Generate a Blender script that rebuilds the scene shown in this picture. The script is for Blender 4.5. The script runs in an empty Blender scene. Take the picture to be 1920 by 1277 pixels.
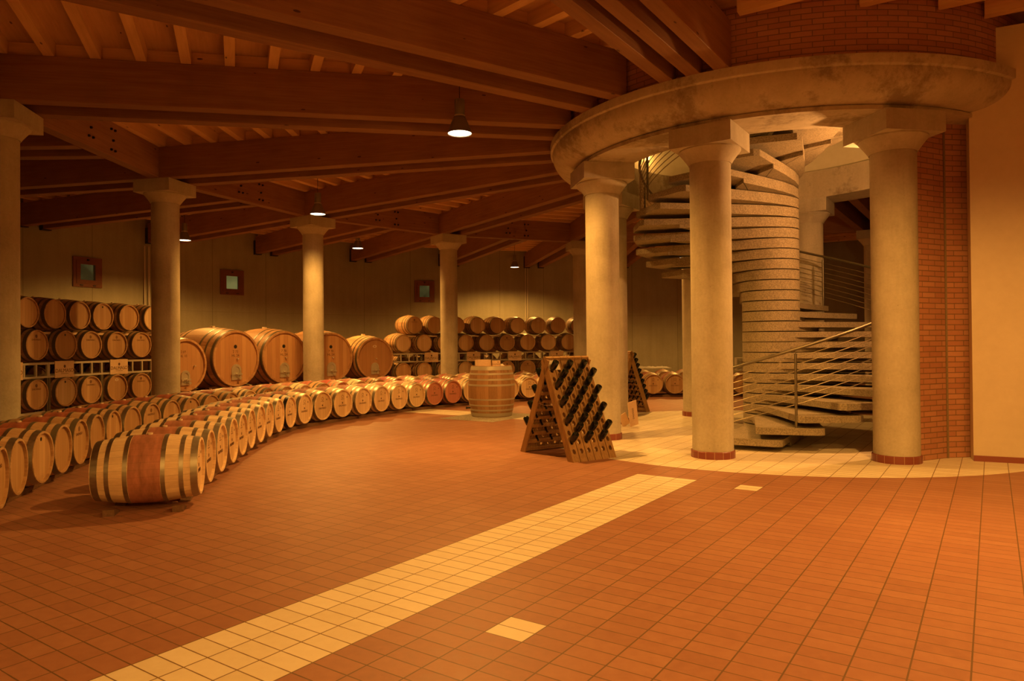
import bpy, math, random
from math import sin, cos, radians, pi, atan2, hypot, tan, sqrt
from mathutils import Matrix, Vector
random.seed(7)
S = bpy.context.scene
COL = S.collection
# ------------------------------------------------------------------ camera
PITCH, ROLL, FPX = 0.0088, 0.0085, 1316.2
cam_d = bpy.data.cameras.new('camera'); cam = bpy.data.objects.new('camera', cam_d); COL.objects.link(cam)
cam_d.sensor_width = 36; cam_d.lens = FPX / 1920 * 36; cam_d.shift_y = -4.8 / 1920
cam_d.clip_start = 0.05; cam_d.clip_end = 200
fw = Vector((0, cos(PITCH), sin(PITCH))); up0 = Vector((0, -sin(PITCH), cos(PITCH))); r0 = Vector((1, 0, 0))
xr = r0 * cos(ROLL) - up0 * sin(ROLL); yu = r0 * sin(ROLL) + up0 * cos(ROLL)
cam.matrix_world = Matrix(((xr.x, yu.x, -fw.x, 0), (xr.y, yu.y, -fw.y, 0), (xr.z, yu.z, -fw.z, 1.6), (0, 0, 0, 1)))
S.camera = cam
# ------------------------------------------------------------------ world, exposure
S.view_settings.view_transform = 'Standard'; S.view_settings.look = 'None'
S.view_settings.gamma = 1; S.view_settings.use_curve_mapping = False
S.view_settings.exposure = 0.0
W = bpy.data.worlds.new('night'); S.world = W; W.use_nodes = True
wn = W.node_tree; wb = wn.nodes['Background']
tc = wn.nodes.new('ShaderNodeTexCoord'); nz = wn.nodes.new('ShaderNodeTexNoise'); nz.inputs['Scale'].default_value = 22
nz.inputs['Detail'].default_value = 5
rp = wn.nodes.new('ShaderNodeValToRGB'); rp.color_ramp.elements[0].position = .38; rp.color_ramp.elements[1].position = .72
rp.color_ramp.elements[0].color = (.05, .045, .02, 1); rp.color_ramp.elements[1].color = (.46, .40, .20, 1)
wn.links.new(tc.outputs['Generated'], nz.inputs['Vector']); wn.links.new(nz.outputs['Fac'], rp.inputs['Fac'])
wn.links.new(rp.outputs['Color'], wb.inputs['Color']); wb.inputs['Strength'].default_value = 0.62
# ------------------------------------------------------------------ lamps' light (positions of the room's pendants)
LIGHT_COL = (1.0, 0.46, 0.085)
CX, CY = 4.568, 12.382
PH = 100.07
def P(r, az): return (CX + r * cos(radians(az)), CY + r * sin(radians(az)))
LAMP_Z = 4.8
PEND = [  # x, y, watts, label
    (-0.767, 10.632, 1500, 'nearest lit bell pendant lamp, hanging left of the round concrete ring'),
    (-4.702, 17.067, 1150, 'lit bell pendant lamp hanging in front of the second free-standing column'),
    (-5.063, 23.145, 1300, 'small distant lit pendant lamp between the second and third columns'),
    (0.136, 29.27, 1500, 'farthest lit pendant lamp, by the back wall near the brick drum'),
    (-9.823, 21.082, 1300, 'lit pendant lamp half hidden behind the big column left of the casks'),
    (3.9, 5.6, 1250, 'pendant lamp just above the top right of the picture'),
    (3.4, 0.6, 900, 'pendant lamp over the right foreground floor'),
    (-1.2, -5.0, 2100, 'pendant lamp far behind the viewer on the left'),
    (4.6, -5.6, 1700, 'pendant lamp far behind the viewer on the right'),
    (2.68, 17.75, 1100, 'pendant lamp hidden behind the ring column at the bottle racks'),
    (6.5, 26.5, 1400, 'pendant lamp behind the stair near the back wall'),
]
# ------------------------------------------------------------------ node helpers
class NT:
    def __init__(s, name):
        s.m = bpy.data.materials.new(name); s.m.use_nodes = True
        s.t = s.m.node_tree; s.b = s.t.nodes['Principled BSDF']
    def n(s, typ, **kw):
        nd = s.t.nodes.new(typ)
        for k, v in kw.items(): setattr(nd, k, v)
        return nd
    def L(s, a, b): s.t.links.new(a, b)
    def inp(s, sock, v):
        if hasattr(v, 'is_linked') or isinstance(v, bpy.types.NodeSocket): s.L(v, sock)
        else: sock.default_value = v
    def math(s, op, a, b=0.0, c=0.0):
        nd = s.n('ShaderNodeMath', operation=op)
        s.inp(nd.inputs[0], a); s.inp(nd.inputs[1], b); s.inp(nd.inputs[2], c); return nd.outputs[0]
    def obj(s): return s.n('ShaderNodeTexCoord').outputs['Object']
    def sep(s, v):
        nd = s.n('ShaderNodeSeparateXYZ'); s.L(v, nd.inputs[0]); return nd.outputs
    def comb(s, x, y, z):
        nd = s.n('ShaderNodeCombineXYZ')
        for i, v in enumerate((x, y, z)): s.inp(nd.inputs[i], v)
        return nd.outputs[0]
    def map(s, v, sc):
        nd = s.n('ShaderNodeMapping'); s.L(v, nd.inputs['Vector']); nd.inputs['Scale'].default_value = sc; return nd.outputs[0]
    def noise(s, v, scale, detail=4, rough=.55):
        nd = s.n('ShaderNodeTexNoise'); s.L(v, nd.inputs['Vector']); nd.inputs['Scale'].default_value = scale
        nd.inputs['Detail'].default_value = detail; nd.inputs['Roughness'].default_value = rough; return nd.outputs['Fac']
    def white(s, v, dims='3D'):
        nd = s.n('ShaderNodeTexWhiteNoise', noise_dimensions=dims)
        s.inp(nd.inputs['W'] if dims == '1D' else nd.inputs['Vector'], v); return nd.outputs['Value']
    def ramp(s, f, stops):
        nd = s.n('ShaderNodeValToRGB'); s.L(f, nd.inputs['Fac']); e = nd.color_ramp.elements
        while len(e) < len(stops): e.new(.5)
        for i, (p, c) in enumerate(stops): e[i].position = p; e[i].color = (*c, 1)
        return nd.outputs['Color']
    def mix(s, f, a, b, blend='MIX'):
        nd = s.n('ShaderNodeMix', data_type='RGBA', blend_type=blend)
        s.inp(nd.inputs['Factor'], f)
        for sock, v in ((nd.inputs['A'], a), (nd.inputs['B'], b)):
            pass
        A = nd.inputs[6]; B = nd.inputs[7]
        for sock, v in ((A, a), (B, b)):
            if isinstance(v, tuple): sock.default_value = (*v, 1)
            else: s.L(v, sock)
        return nd.outputs[2]
    def mask(s, v, lo, hi):   # 1 where lo < v < hi
        return s.math('MULTIPLY', s.math('GREATER_THAN', v, lo), s.math('LESS_THAN', v, hi))
    def out(s, col=None, rough=None, metal=None, bump=None, dist=.01, strength=.5, spec=None):
        if col is not None:
            if isinstance(col, tuple): s.b.inputs['Base Color'].default_value = (*col, 1)
            else: s.L(col, s.b.inputs['Base Color'])
        if rough is not None: s.inp(s.b.inputs['Roughness'], rough)
        if metal is not None: s.b.inputs['Metallic'].default_value = metal
        if spec is not None: s.b.inputs['Specular IOR Level'].default_value = spec
        if bump is not None:
            nd = s.n('ShaderNodeBump'); nd.inputs['Distance'].default_value = dist; nd.inputs['Strength'].default_value = strength
            s.L(bump, nd.inputs['Height']); s.L(nd.outputs[0], s.b.inputs['Normal'])
        return s.m
    def rnd(s): return s.n('ShaderNodeObjectInfo').outputs['Random']

def simple(name, col, rough=.5, metal=0.0, spec=None):
    return NT(name).out(col, rough, metal, spec=spec)

TA = 0.5998
def m_floor():
    t = NT('floor_tiles'); v = t.obj(); x, y, z = t.sep(v)
    a = t.math('ADD', t.math('MULTIPLY', x, sin(TA)), t.math('MULTIPLY', y, cos(TA)))
    b = t.math('SUBTRACT', t.math('MULTIPLY', x, cos(TA)), t.math('MULTIPLY', y, sin(TA)))
    ta = t.math('DIVIDE', t.math('SUBTRACT', a, 7.960), .1302); tb = t.math('DIVIDE', t.math('ADD', b, 3.602), .2500)
    fa = t.math('FRACT', ta); fb = t.math('FRACT', tb); ia = t.math('FLOOR', ta); ib = t.math('FLOOR', tb)
    # wobble the grout width so that it looks laid by hand
    wob = t.math('MULTIPLY', t.noise(v, 9, 2), .030)
    ga = t.math('MAXIMUM', t.math('LESS_THAN', fa, t.math('ADD', wob, .018)), t.math('GREATER_THAN', fa, t.math('SUBTRACT', .990, wob)))
    gb = t.math('MAXIMUM', t.math('LESS_THAN', fb, .018), t.math('GREATER_THAN', fb, .984))
    grout = t.math('MAXIMUM', ga, gb)
    rn = t.white(t.comb(ia, ib, 0.0))
    big = t.noise(v, .9, 4, .6); fine = t.noise(v, 14, 5, .6)
    red = t.ramp(t.math('ADD', t.math('MULTIPLY', rn, .25), t.math('MULTIPLY', fine, .75)), [(.2, (.30, .135, .08)), (.5, (.37, .175, .105)), (.85, (.44, .225, .14))])
    red = t.mix(t.math('MULTIPLY', t.math('SUBTRACT', big, .35), .9), red, (.30, .12, .08))
    cream = t.ramp(t.math('ADD', t.math('MULTIPLY', rn, .4), t.math('MULTIPLY', fine, .6)), [(.15, (.70, .60, .43)), (.8, (.84, .76, .60))])
    dx = t.math('SUBTRACT', x, CX); dy = t.math('SUBTRACT', y, CY)
    rr = t.math('SQRT', t.math('ADD', t.math('MULTIPLY', dx, dx), t.math('MULTIPLY', dy, dy)))
    disc = t.math('LESS_THAN', rr, 4.17)
    strip = t.math('MULTIPLY', t.mask(b, -3.602, -2.852), t.math('LESS_THAN', a, 7.960))
    acc = t.math('MULTIPLY', t.mask(b, -2.352, -2.102), t.math('MAXIMUM', t.mask(a, 3.1426, 3.403), t.mask(a, 7.6996, 7.960)))
    st2 = t.math('MULTIPLY', t.mask(b, -12.102, -7.602), t.mask(a, 12.387, 13.298))
    cm = t.math('MAXIMUM', t.math('MAXIMUM', disc, strip), t.math('MAXIMUM', acc, st2))
    col = t.mix(cm, red, cream)
    ge = t.math('GREATER_THAN', t.math('ABSOLUTE', t.math('SUBTRACT', rr, 4.17)), .012)
    gcol = t.mix(cm, (.155, .085, .04), (.24, .15, .065))
    col = t.mix(grout, col, gcol)
    rough = t.math('ADD', .40, t.math('MULTIPLY', fine, .22))
    h = t.math('SUBTRACT', t.math('MULTIPLY', fine, .12), t.math('MULTIPLY', grout, 1.0))
    return t.out(col, rough, bump=h, dist=.004, strength=.35, spec=.35)

def m_concrete(name, c0, c1, scale=1.6, rough=.85, joints=False, stain=0):
    t = NT(name); v = t.obj()
    n1 = t.noise(v, scale, 6, .62); n2 = t.noise(v, 26, 4, .6); n3 = t.noise(t.map(v, (5, 5, .35)), 1.0, 4, .6)
    f = t.math('ADD', t.math('MULTIPLY', n1, .5), t.math('ADD', t.math('MULTIPLY', n3, .3), t.math('MULTIPLY', n2, .2)))
    col = t.ramp(f, [(.30, c0), (.68, c1)])
    h = n2
    if joints:
        x, y, z = t.sep(v)
        ang = t.math('MULTIPLY', t.math('ARCTAN2', y, x), 180 / pi)
        fr = t.math('FRACT', t.math('DIVIDE', t.math('ADD', ang, 720 - 118.75), 5.833))
        j = t.math('MAXIMUM', t.math('LESS_THAN', fr, .010), t.math('MULTIPLY', .5, t.math('LESS_THAN', t.math('ABSOLUTE', t.math('SUBTRACT', z, 2.88)), .007)))
        idx = t.math('FLOOR', t.math('DIVIDE', t.math('ADD', ang, 720 - 118.75), 5.833))
        pv = t.white(t.comb(idx, t.math('GREATER_THAN', z, 2.88), 0.0))
        col = t.mix(t.math('MULTIPLY', pv, .22), col, c0)
        col = t.mix(t.math('MULTIPLY', j, .45), col, (.07, .055, .04))
        h = t.math('SUBTRACT', n2, j)
    if stain:
        q1 = t.noise(v, 1.1, 3, .5); q2 = t.noise(v, 7, 6, .75)
        q = t.math('ADD', t.math('MULTIPLY', q1, .62), t.math('MULTIPLY', q2, .38))
        mr = t.n('ShaderNodeMapRange'); t.L(q, mr.inputs[0]); mr.inputs[1].default_value = .50; mr.inputs[2].default_value = .60
        col = t.mix(t.math('MULTIPLY', mr.outputs[0], stain), col, (.13, .085, .045))
    sp = t.n('ShaderNodeTexVoronoi'); t.L(v, sp.inputs['Vector']); sp.inputs['Scale'].default_value = 9
    pore = t.math('LESS_THAN', sp.outputs['Distance'], .045)
    col = t.mix(t.math('MULTIPLY', pore, .55), col, (.12, .09, .06))
    return t.out(col, rough, bump=h, dist=.006, strength=.5, spec=.25)

def m_wood(name, c0, c1, scale=1.0, rough=.6, knots=True, lam=False, axis='X'):
    t = NT(name); v = t.obj()
    r = t.rnd()
    off = t.n('ShaderNodeVectorMath', operation='ADD'); t.L(v, off.inputs[0])
    t.L(t.comb(t.math('MULTIPLY', r, 31.0), t.math('MULTIPLY', r, 17.0), t.math('MULTIPLY', r, 7.0)), off.inputs[1]); w = off.outputs[0]
    sc = {'X': (.6, 9, 9), 'Z': (9, 9, .6), 'Y': (9, .6, 9)}[axis]
    g = t.noise(t.map(w, tuple(q * scale for q in sc)), 2.2, 6, .65)
    big = t.noise(w, 1.3 * scale, 3, .5)
    f = t.math('ADD', t.math('MULTIPLY', g, .65), t.math('MULTIPLY', big, .35))
    col = t.ramp(f, [(.30, c0), (.70, c1)])
    col = t.mix(t.math('MULTIPLY', r, .22), col, c0)
    h = g
    if lam:
        x, y, z = t.sep(v)
        fr = t.math('FRACT', t.math('DIVIDE', z, .04)); l = t.math('LESS_THAN', fr, .05)
        col = t.mix(t.math('MULTIPLY', l, .28), col, tuple(q * .4 for q in c0))
    if knots:
        vo = t.n('ShaderNodeTexVoronoi'); ksc = {'X': (1.1, 3.2, 3.2), 'Z': (3.2, 3.2, 1.1), 'Y': (3.2, 1.1, 3.2)}[axis]
        t.L(t.map(w, ksc), vo.inputs['Vector']); vo.inputs['Scale'].default_value = 1.9
        k = t.math('LESS_THAN', vo.outputs['Distance'], .085)
        sel = t.math('GREATER_THAN', t.white(vo.outputs['Color']), .45)
        col = t.mix(t.math('MULTIPLY', t.math('MULTIPLY', k, sel), .8), col, (.05, .018, .008))
    return t.out(col, rough, bump=h, dist=.002, strength=.35, spec=.3)

def m_barrel(name, c0, c1, red=None, nst=30, band=.14, halfz=False):
    """staves around local X; optional wine stain between the bilge hoops"""
    t = NT(name); v = t.obj(); x, y, z = t.sep(v); r = t.rnd()
    ang = t.math('DIVIDE', t.math('ADD', t.math('ARCTAN2', y, z), pi), 2 * pi / nst)
    fr = t.math('FRACT', ang); idx = t.math('FLOOR', ang)
    pv = t.white(t.comb(idx, t.math('MULTIPLY', r, 91.0), 0.0))
    g = t.noise(t.map(v, (1.2, 16, 16)), 2.5, 5, .6)
    fine = t.noise(t.map(v, (3, 8, 8)), 5, 5, .7)
    f = t.math('ADD', t.math('ADD', t.math('MULTIPLY', g, .45), t.math('MULTIPLY', fine, .30)), t.math('MULTIPLY', pv, .25))
    col = t.ramp(f, [(.25, c0), (.62, c1)])
    col = t.mix(t.math('MULTIPLY', r, .2), col, c0)
    if red:
        nn = t.noise(t.map(v, (6, 2, 2)), 1.6, 5, .65)
        e = t.math('SUBTRACT', band, t.math('ABSOLUTE', x))
        mk = t.math('GREATER_THAN', t.math('ADD', e, t.math('MULTIPLY', t.math('SUBTRACT', nn, .5), .02)), 0.0)
        rc = t.ramp(nn, [(.36, red), (.66, tuple(min(1, q * 1.9 + .02) for q in red))])
        col = t.mix(t.math('MULTIPLY', mk, .92), col, rc)
    gap = t.math('LESS_THAN', fr, .035)
    col = t.mix(t.math('MULTIPLY', gap, .42), col, (.08, .04, .02))
    return t.out(col, .55, bump=t.math('SUBTRACT', g, gap), dist=.003, strength=.4, spec=.3)

def m_head(name, c0, c1, pitch=.082):
    t = NT(name); v = t.obj(); x, y, z = t.sep(v); r = t.rnd()
    q = t.math('DIVIDE', t.math('ADD', y, t.math('MULTIPLY', r, .3)), pitch)
    fr = t.math('FRACT', q); pv = t.white(t.comb(t.math('FLOOR', q), t.math('MULTIPLY', r, 57.0), 0.0))
    g = t.noise(t.map(v, (1, 14, 1.1)), 2.5, 5, .6)
    f = t.math('ADD', t.math('MULTIPLY', g, .45), t.math('MULTIPLY', pv, .55))
    col = t.ramp(f, [(.15, c0), (.85, c1)])
    col = t.mix(t.math('MULTIPLY', t.white(t.math('MULTIPLY', r, 77.0), '1D'), .65), col, tuple(q * .8 for q in c0))
    gap = t.math('LESS_THAN', fr, .04)
    col = t.mix(t.math('MULTIPLY', gap, .45), col, (.10, .05, .02))
    return t.out(col, .55, bump=t.math('SUBTRACT', g, gap), dist=.002, strength=.35, spec=.3)

def m_metal(name, col, rough=.4):
    t = NT(name); v = t.obj(); n = t.noise(t.map(v, (3, 18, 18)), 2, 4, .6)
    c = t.mix(n, tuple(q * .6 for q in col), col)
    return t.out(c, t.math('ADD', rough - .12, t.math('MULTIPLY', n, .3)), 1.0)

def m_brick(name, R=None):
    t = NT(name); v = t.obj(); x, y, z = t.sep(v)
    if R: u = t.math('MULTIPLY', t.math('ARCTAN2', y, x), R)
    else: u = x
    b = t.n('ShaderNodeTexBrick', offset=.5); t.L(t.comb(u, z, 0.0), b.inputs['Vector'])
    b.inputs['Scale'].default_value = 1.0; b.inputs['Brick Width'].default_value = .262; b.inputs['Row Height'].default_value = .0725
    b.inputs['Mortar Size'].default_value = .0065; b.inputs['Mortar Smooth'].default_value = .2; b.inputs['Bias'].default_value = 0
    b.inputs['Color1'].default_value = (.56, .28, .16, 1); b.inputs['Color2'].default_value = (.43, .18, .10, 1)
    b.inputs['Mortar'].default_value = (.17, .11, .06, 1)
    n = t.noise(v, 20, 5, .65); n1 = t.noise(v, 3, 3, .5)
    col = t.mix(t.math('MULTIPLY', n, .4), b.outputs['Color'], (.28, .11, .06))
    col = t.mix(t.math('MULTIPLY', n1, .3), col, (.50, .24, .14))
    h = t.math('SUBTRACT', t.math('MULTIPLY', n, .35), b.outputs['Fac'])
    return t.out(col, .85, bump=h, dist=.008, strength=.7, spec=.2)

def m_plaster(name, c0, c1):
    t = NT(name); v = t.obj(); n = t.noise(v, .8, 5, .6); n2 = t.noise(v, 9, 5, .6)
    col = t.ramp(t.math('ADD', t.math('MULTIPLY', n, .7), t.math('MULTIPLY', n2, .3)), [(.3, c0), (.7, c1)])
    return t.out(col, .8, bump=n2, dist=.006, strength=.4, spec=.2)

def m_terrazzo(name, c0, c1):
    t = NT(name); v = t.obj(); vo = t.n('ShaderNodeTexVoronoi'); t.L(v, vo.inputs['Vector']); vo.inputs['Scale'].default_value = 75
    w = t.white(vo.outputs['Color']); n = t.noise(v, 3, 4, .6)
    col = t.ramp(t.math('ADD', t.math('MULTIPLY', w, .5), t.math('MULTIPLY', n, .5)), [(.25, c0), (.75, c1)])
    return t.out(col, .7, bump=w, dist=.002, strength=.3, spec=.25)

def m_emit(name, col, s):
    m = bpy.data.materials.new(name); m.use_nodes = True; t = m.node_tree
    t.nodes.remove(t.nodes['Principled BSDF']); e = t.nodes.new('ShaderNodeEmission')
    e.inputs[0].default_value = (*col, 1); e.inputs[1].default_value = s
    t.links.new(e.outputs[0], t.nodes['Material Output'].inputs[0]); return m

def m_glass(name, tint=(.8, .9, .85), transp=.7, rough=.05):
    m = bpy.data.materials.new(name); m.use_nodes = True; t = m.node_tree
    t.nodes.remove(t.nodes['Principled BSDF'])
    a = t.nodes.new('ShaderNodeBsdfTransparent'); a.inputs[0].default_value = (*tint, 1)
    g = t.nodes.new('ShaderNodeBsdfGlossy'); g.inputs['Roughness'].default_value = rough
    x = t.nodes.new('ShaderNodeMixShader'); x.inputs[0].default_value = 1 - transp
    t.links.new(a.outputs[0], x.inputs[1]); t.links.new(g.outputs[0], x.inputs[2])
    t.links.new(x.outputs[0], t.nodes['Material Output'].inputs[0]); return m

M = dict(
    floor=m_floor(),
    conc=m_concrete('column_concrete', (.36, .31, .22), (.62, .57, .46), stain=.12),
    ring=m_concrete('ring_concrete', (.38, .32, .22), (.62, .55, .43), 1.1, stain=.6),
    wall=m_concrete('wall_concrete', (.25, .235, .16), (.38, .36, .26), .7, joints=True),
    step=m_terrazzo('step_concrete', (.20, .165, .11), (.36, .30, .205)),
    glulam=m_wood('glulam', (.22, .10, .04), (.38, .19, .08), .9, .6, True, True),
    rafter=m_wood('rafter_wood', (.60, .37, .17), (.80, .53, .27), 1.0, .6),
    boards=m_wood('ceiling_boards', (.50, .30, .14), (.70, .45, .24), 1.2, .6, True, False, 'Y'),
    brick=m_brick('brick_flat'), brickc=m_brick('brick_curved', 3.68),
    plaster=m_plaster('plaster', (.64, .53, .38), (.76, .65, .48)),
    inner=m_plaster('inner_plaster', (.55, .50, .38), (.68, .63, .50)),
    redtile=simple('red_skirting_tile', (.26, .07, .045), .35),
    b_new=m_barrel('barrel_pale', (.60, .41, .24), (.88, .69, .45), (.27, .095, .06), 30, .142),
    b_mid=m_barrel('barrel_brown', (.36, .20, .095), (.60, .39, .21), (.26, .07, .04), 30, .142),
    b_pink=m_barrel('barrel_rosy', (.46, .17, .12), (.62, .30, .20), (.25, .04, .03), 30, .20),
    b_st=m_barrel('barrel_plain', (.33, .18, .085), (.60, .38, .20)),
    b_cask=m_barrel('cask_staves', (.34, .17, .08), (.58, .35, .18), None, 44),
    b_old=m_barrel('old_barrel', (.20, .10, .04), (.46, .26, .12), None, 34),
    h_new=m_head('head_pale', (.60, .40, .22), (.84, .63, .39)),
    h_mid=m_head('head_brown', (.46, .26, .12), (.70, .46, .24)),
    h_pink=m_head('head_red', (.50, .19, .13), (.66, .30, .20)),
    h_cask=m_head('head_cask', (.44, .22, .10), (.66, .40, .20), .14),
    hoop=m_metal('hoop_galvanised', (.52, .49, .40), .42),
    hoopp=simple('hoop_pale', (.46, .41, .30), .5, .3),
    hoopd=simple('hoop_dark', (.12, .095, .055), .42),
    hoopb=m_metal('hoop_black', (.05, .05, .05), .4),
    steel=simple('stainless', (.62, .58, .48), .30, .55),
    rackm=simple('rack_paint', (.50, .45, .36), .5),
    rail=m_metal('rail_steel', (.30, .27, .20), .45),
    wire=m_metal('wire_steel', (.45, .38, .26), .4),
    rough_wood=m_wood('rail_timber', (.10, .055, .03), (.24, .13, .07), 1.5, .8),
    boxw=m_wood('box_wood', (.70, .48, .29), (.86, .66, .44), 2.2, .6),
    pupitre=m_wood('pupitre_wood', (.20, .105, .04), (.44, .26, .11), 2.5, .6, False, False, 'Z'),
    ink=simple('branding_ink', (.13, .06, .03), .8),
    inkf=simple('faint_ink', (.20, .10, .05), .8),
    black=simple('dark_plastic', (.015, .013, .012), .5),
    bung=simple('silicone_bung', (.72, .60, .45), .6),
    paper=simple('paper', (.80, .72, .60), .8),
    bottle=simple('bottle_glass', (.006, .008, .005), .12, 0, .6),
    glass=m_glass('clear_glass', (.95, .93, .88), .55, .08),
    pane=m_glass('window_pane', (.82, .84, .66), .88, .2),
    wframe=m_wood('window_timber', (.16, .06, .03), (.24, .10, .05), 2, .55, False),
    chain=m_metal('chain_steel', (.55, .50, .42), .3),
    lampm=simple('lamp_housing', (.22, .19, .13), .45, .3),
    lens=m_emit('lamp_lens', (1.0, .80, .50), 9.0),
    bulb=m_emit('bulb_glow', (1.0, .62, .22), 12.0),
    foil=simple('plastic_wrap', (.55, .52, .46), .25),
    granite=m_terrazzo('granite', (.22, .19, .14), (.46, .41, .31)),
)
# ------------------------------------------------------------------ mesh helpers
class MB:
    def __init__(s): s.v = []; s.f = []; s.sm = []
    def add(s, vs, fs, smooth=False):
        o = len(s.v); s.v += [tuple(p) for p in vs]; s.f += [tuple(i + o for i in f) for f in fs]; s.sm += [smooth] * len(fs); return s
    def xf(s, mat, start=0):
        for i in range(start, len(s.v)): s.v[i] = tuple(mat @ Vector(s.v[i]))
        return s
    def box(s, x0, x1, y0, y1, z0, z1, c=0.0):
        if c <= 0:
            vs = [(x, y, z) for z in (z0, z1) for x, y in ((x0, y0), (x1, y0), (x1, y1), (x0, y1))]
            return s.add(vs, [(3, 2, 1, 0), (4, 5, 6, 7), (0, 1, 5, 4), (1, 2, 6, 5), (2, 3, 7, 6), (3, 0, 4, 7)])
        pr = [(y0 + c, z0), (y1 - c, z0), (y1, z0 + c), (y1, z1 - c), (y1 - c, z1), (y0 + c, z1), (y0, z1 - c), (y0, z0 + c)]
        vs = [(x0, y, z) for y, z in pr] + [(x1, y, z) for y, z in pr]
        return s.add(vs, [tuple(range(7, -1, -1)), tuple(range(8, 16))] + [(i, (i + 1) % 8, 8 + (i + 1) % 8, 8 + i) for i in range(8)])
    def lathe(s, prof, n=32, axis='Z', smooth=True, closed=False, cap0=False, cap1=False, a0=0.0, a1=2 * pi):
        full = abs(a1 - a0 - 2 * pi) < 1e-6; m = n if full else n + 1
        vs = []
        for r, h in prof:
            for k in range(m):
                a = a0 + (a1 - a0) * k / n; c, d = r * cos(a), r * sin(a)
                vs.append((c, d, h) if axis == 'Z' else (h, c, d))
        fs = []; L = len(prof)
        for i in range(L - 1 if not closed else L):
            j = (i + 1) % L
            for k in range(n):
                k2 = (k + 1) % m
                fs.append((i * m + k, i * m + k2, j * m + k2, j * m + k))
        s.add(vs, fs, smooth)
        o = len(s.v) - len(vs)
        if cap0: s.f.append(tuple(o + k for k in range(m - 1, -1, -1))); s.sm.append(False)
        if cap1: s.f.append(tuple(o + (L - 1) * m + k for k in range(m))); s.sm.append(False)
        return s
    def tube(s, pts, r, n=8, cap=True):
        pts = [Vector(p) for p in pts]; vs = []
        for i, p in enumerate(pts):
            d = (pts[min(i + 1, len(pts) - 1)] - pts[max(i - 1, 0)]).normalized()
            u = d.cross(Vector((0, 0, 1)))
            if u.length < 1e-3: u = Vector((1, 0, 0))
            u.normalize(); w = d.cross(u)
            for k in range(n):
                a = 2 * pi * k / n; vs.append(p + u * (r * cos(a)) + w * (r * sin(a)))
        fs = [(i * n + k, i * n + (k + 1) % n, (i + 1) * n + (k + 1) % n, (i + 1) * n + k) for i in range(len(pts) - 1) for k in range(n)]
        s.add(vs, fs, True)
        if cap:
            o = len(s.v) - len(vs)
            s.f.append(tuple(o + k for k in range(n))); s.f.append(tuple(o + (len(pts) - 1) * n + k for k in range(n - 1, -1, -1))); s.sm += [False, False]
        return s
    def prism(s, poly, z0, z1, smooth=False):
        n = len(poly)
        vs = [(x, y, z0) for x, y in poly] + [(x, y, z1) for x, y in poly]
        return s.add(vs, [tuple(range(n - 1, -1, -1)), tuple(range(n, 2 * n))] + [(i, (i + 1) % n, n + (i + 1) % n, n + i) for i in range(n)], smooth)
    def mesh(s, name):
        me = bpy.data.meshes.new(name); me.from_pydata(s.v, [], s.f)
        me.polygons.foreach_set('use_smooth', s.sm); me.update(); me.set_sharp_from_angle(angle=radians(38)); return me
    def build(s, name, mat, parent=None, loc=None, rotz=None):
        me = s.mesh(name); me.materials.append(mat)
        o = bpy.data.objects.new(name, me); COL.objects.link(o)
        if parent: o.parent = parent
        if loc is not None: o.location = loc
        if rotz is not None: o.rotation_euler = (0, 0, rotz)
        return o

def tag(o, label=None, cat=None, group=None, kind=None):
    if label: o['label'] = label
    if cat: o['category'] = cat
    if group: o['group'] = group
    if kind: o['kind'] = kind
    return o
def empty(name, loc=(0, 0, 0), rz=0):
    o = bpy.data.objects.new(name, None); COL.objects.link(o); o.location = loc; o.rotation_euler = (0, 0, rz)
    o.empty_display_size = .1; return o
KIDS = {}
def copy_tree(o, parent=None):
    c = o.copy(); COL.objects.link(c)
    if parent: c.parent = parent
    for ch in list(o.children): copy_tree(ch, c)
    return c
def place(proto, state, loc, rz, label, group=None, cat=None):
    if not state.get('used'): o = proto; state['used'] = True
    else: o = copy_tree(proto)
    o.location = loc; o.rotation_euler = (0, 0, rz); o['label'] = label
    if group: o['group'] = group
    return o
ORD = ['first', 'second', 'third', 'fourth', 'fifth', 'sixth', 'seventh', 'eighth', 'ninth', 'tenth', 'eleventh', 'twelfth', 'thirteenth', 'fourteenth',
       'fifteenth', 'sixteenth', 'seventeenth', 'eighteenth', 'nineteenth', 'twentieth']
def ordn(i):
    if i < 20: return ORD[i]
    tens = {2: 'twenty', 3: 'thirty', 4: 'forty', 5: 'fifty'}; q, r = divmod(i + 1, 10)
    return (tens[q][:-1] + 'ieth') if r == 0 else tens[q] + '-' + ORD[r - 1]
def text_mesh(txt, size, x, cy, cz, depth=.001, name='text'):
    """flat lettering facing local +X, centred at (cy, cz)"""
    cu = bpy.data.curves.new('t', 'FONT'); cu.body = txt; cu.size = size; cu.align_x = 'CENTER'; cu.align_y = 'CENTER'; cu.extrude = depth
    ob = bpy.data.objects.new('t', cu); COL.objects.link(ob)
    me = bpy.data.meshes.new_from_object(ob); bpy.data.objects.remove(ob)
    vs = [(x + v.co.z, cy + v.co.x, cz + v.co.y) for v in me.vertices]; fs = [tuple(p.vertices) for p in me.polygons]
    return vs, fs
def shield(x, cy, cz, s):
    """small round emblem with a pointed foot, facing +X"""
    pts = [(cy + s * cos(a), cz + s * sin(a) * (1.25 if sin(a) < 0 else 1)) for a in [2 * pi * k / 14 for k in range(14)]]
    n = len(pts); vs = [(x, a, b) for a, b in pts] + [(x + .001, a, b) for a, b in pts]
    return vs, [tuple(range(n, 2 * n))] + [(i, (i + 1) % n, n + (i + 1) % n, n + i) for i in range(n)]

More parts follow.
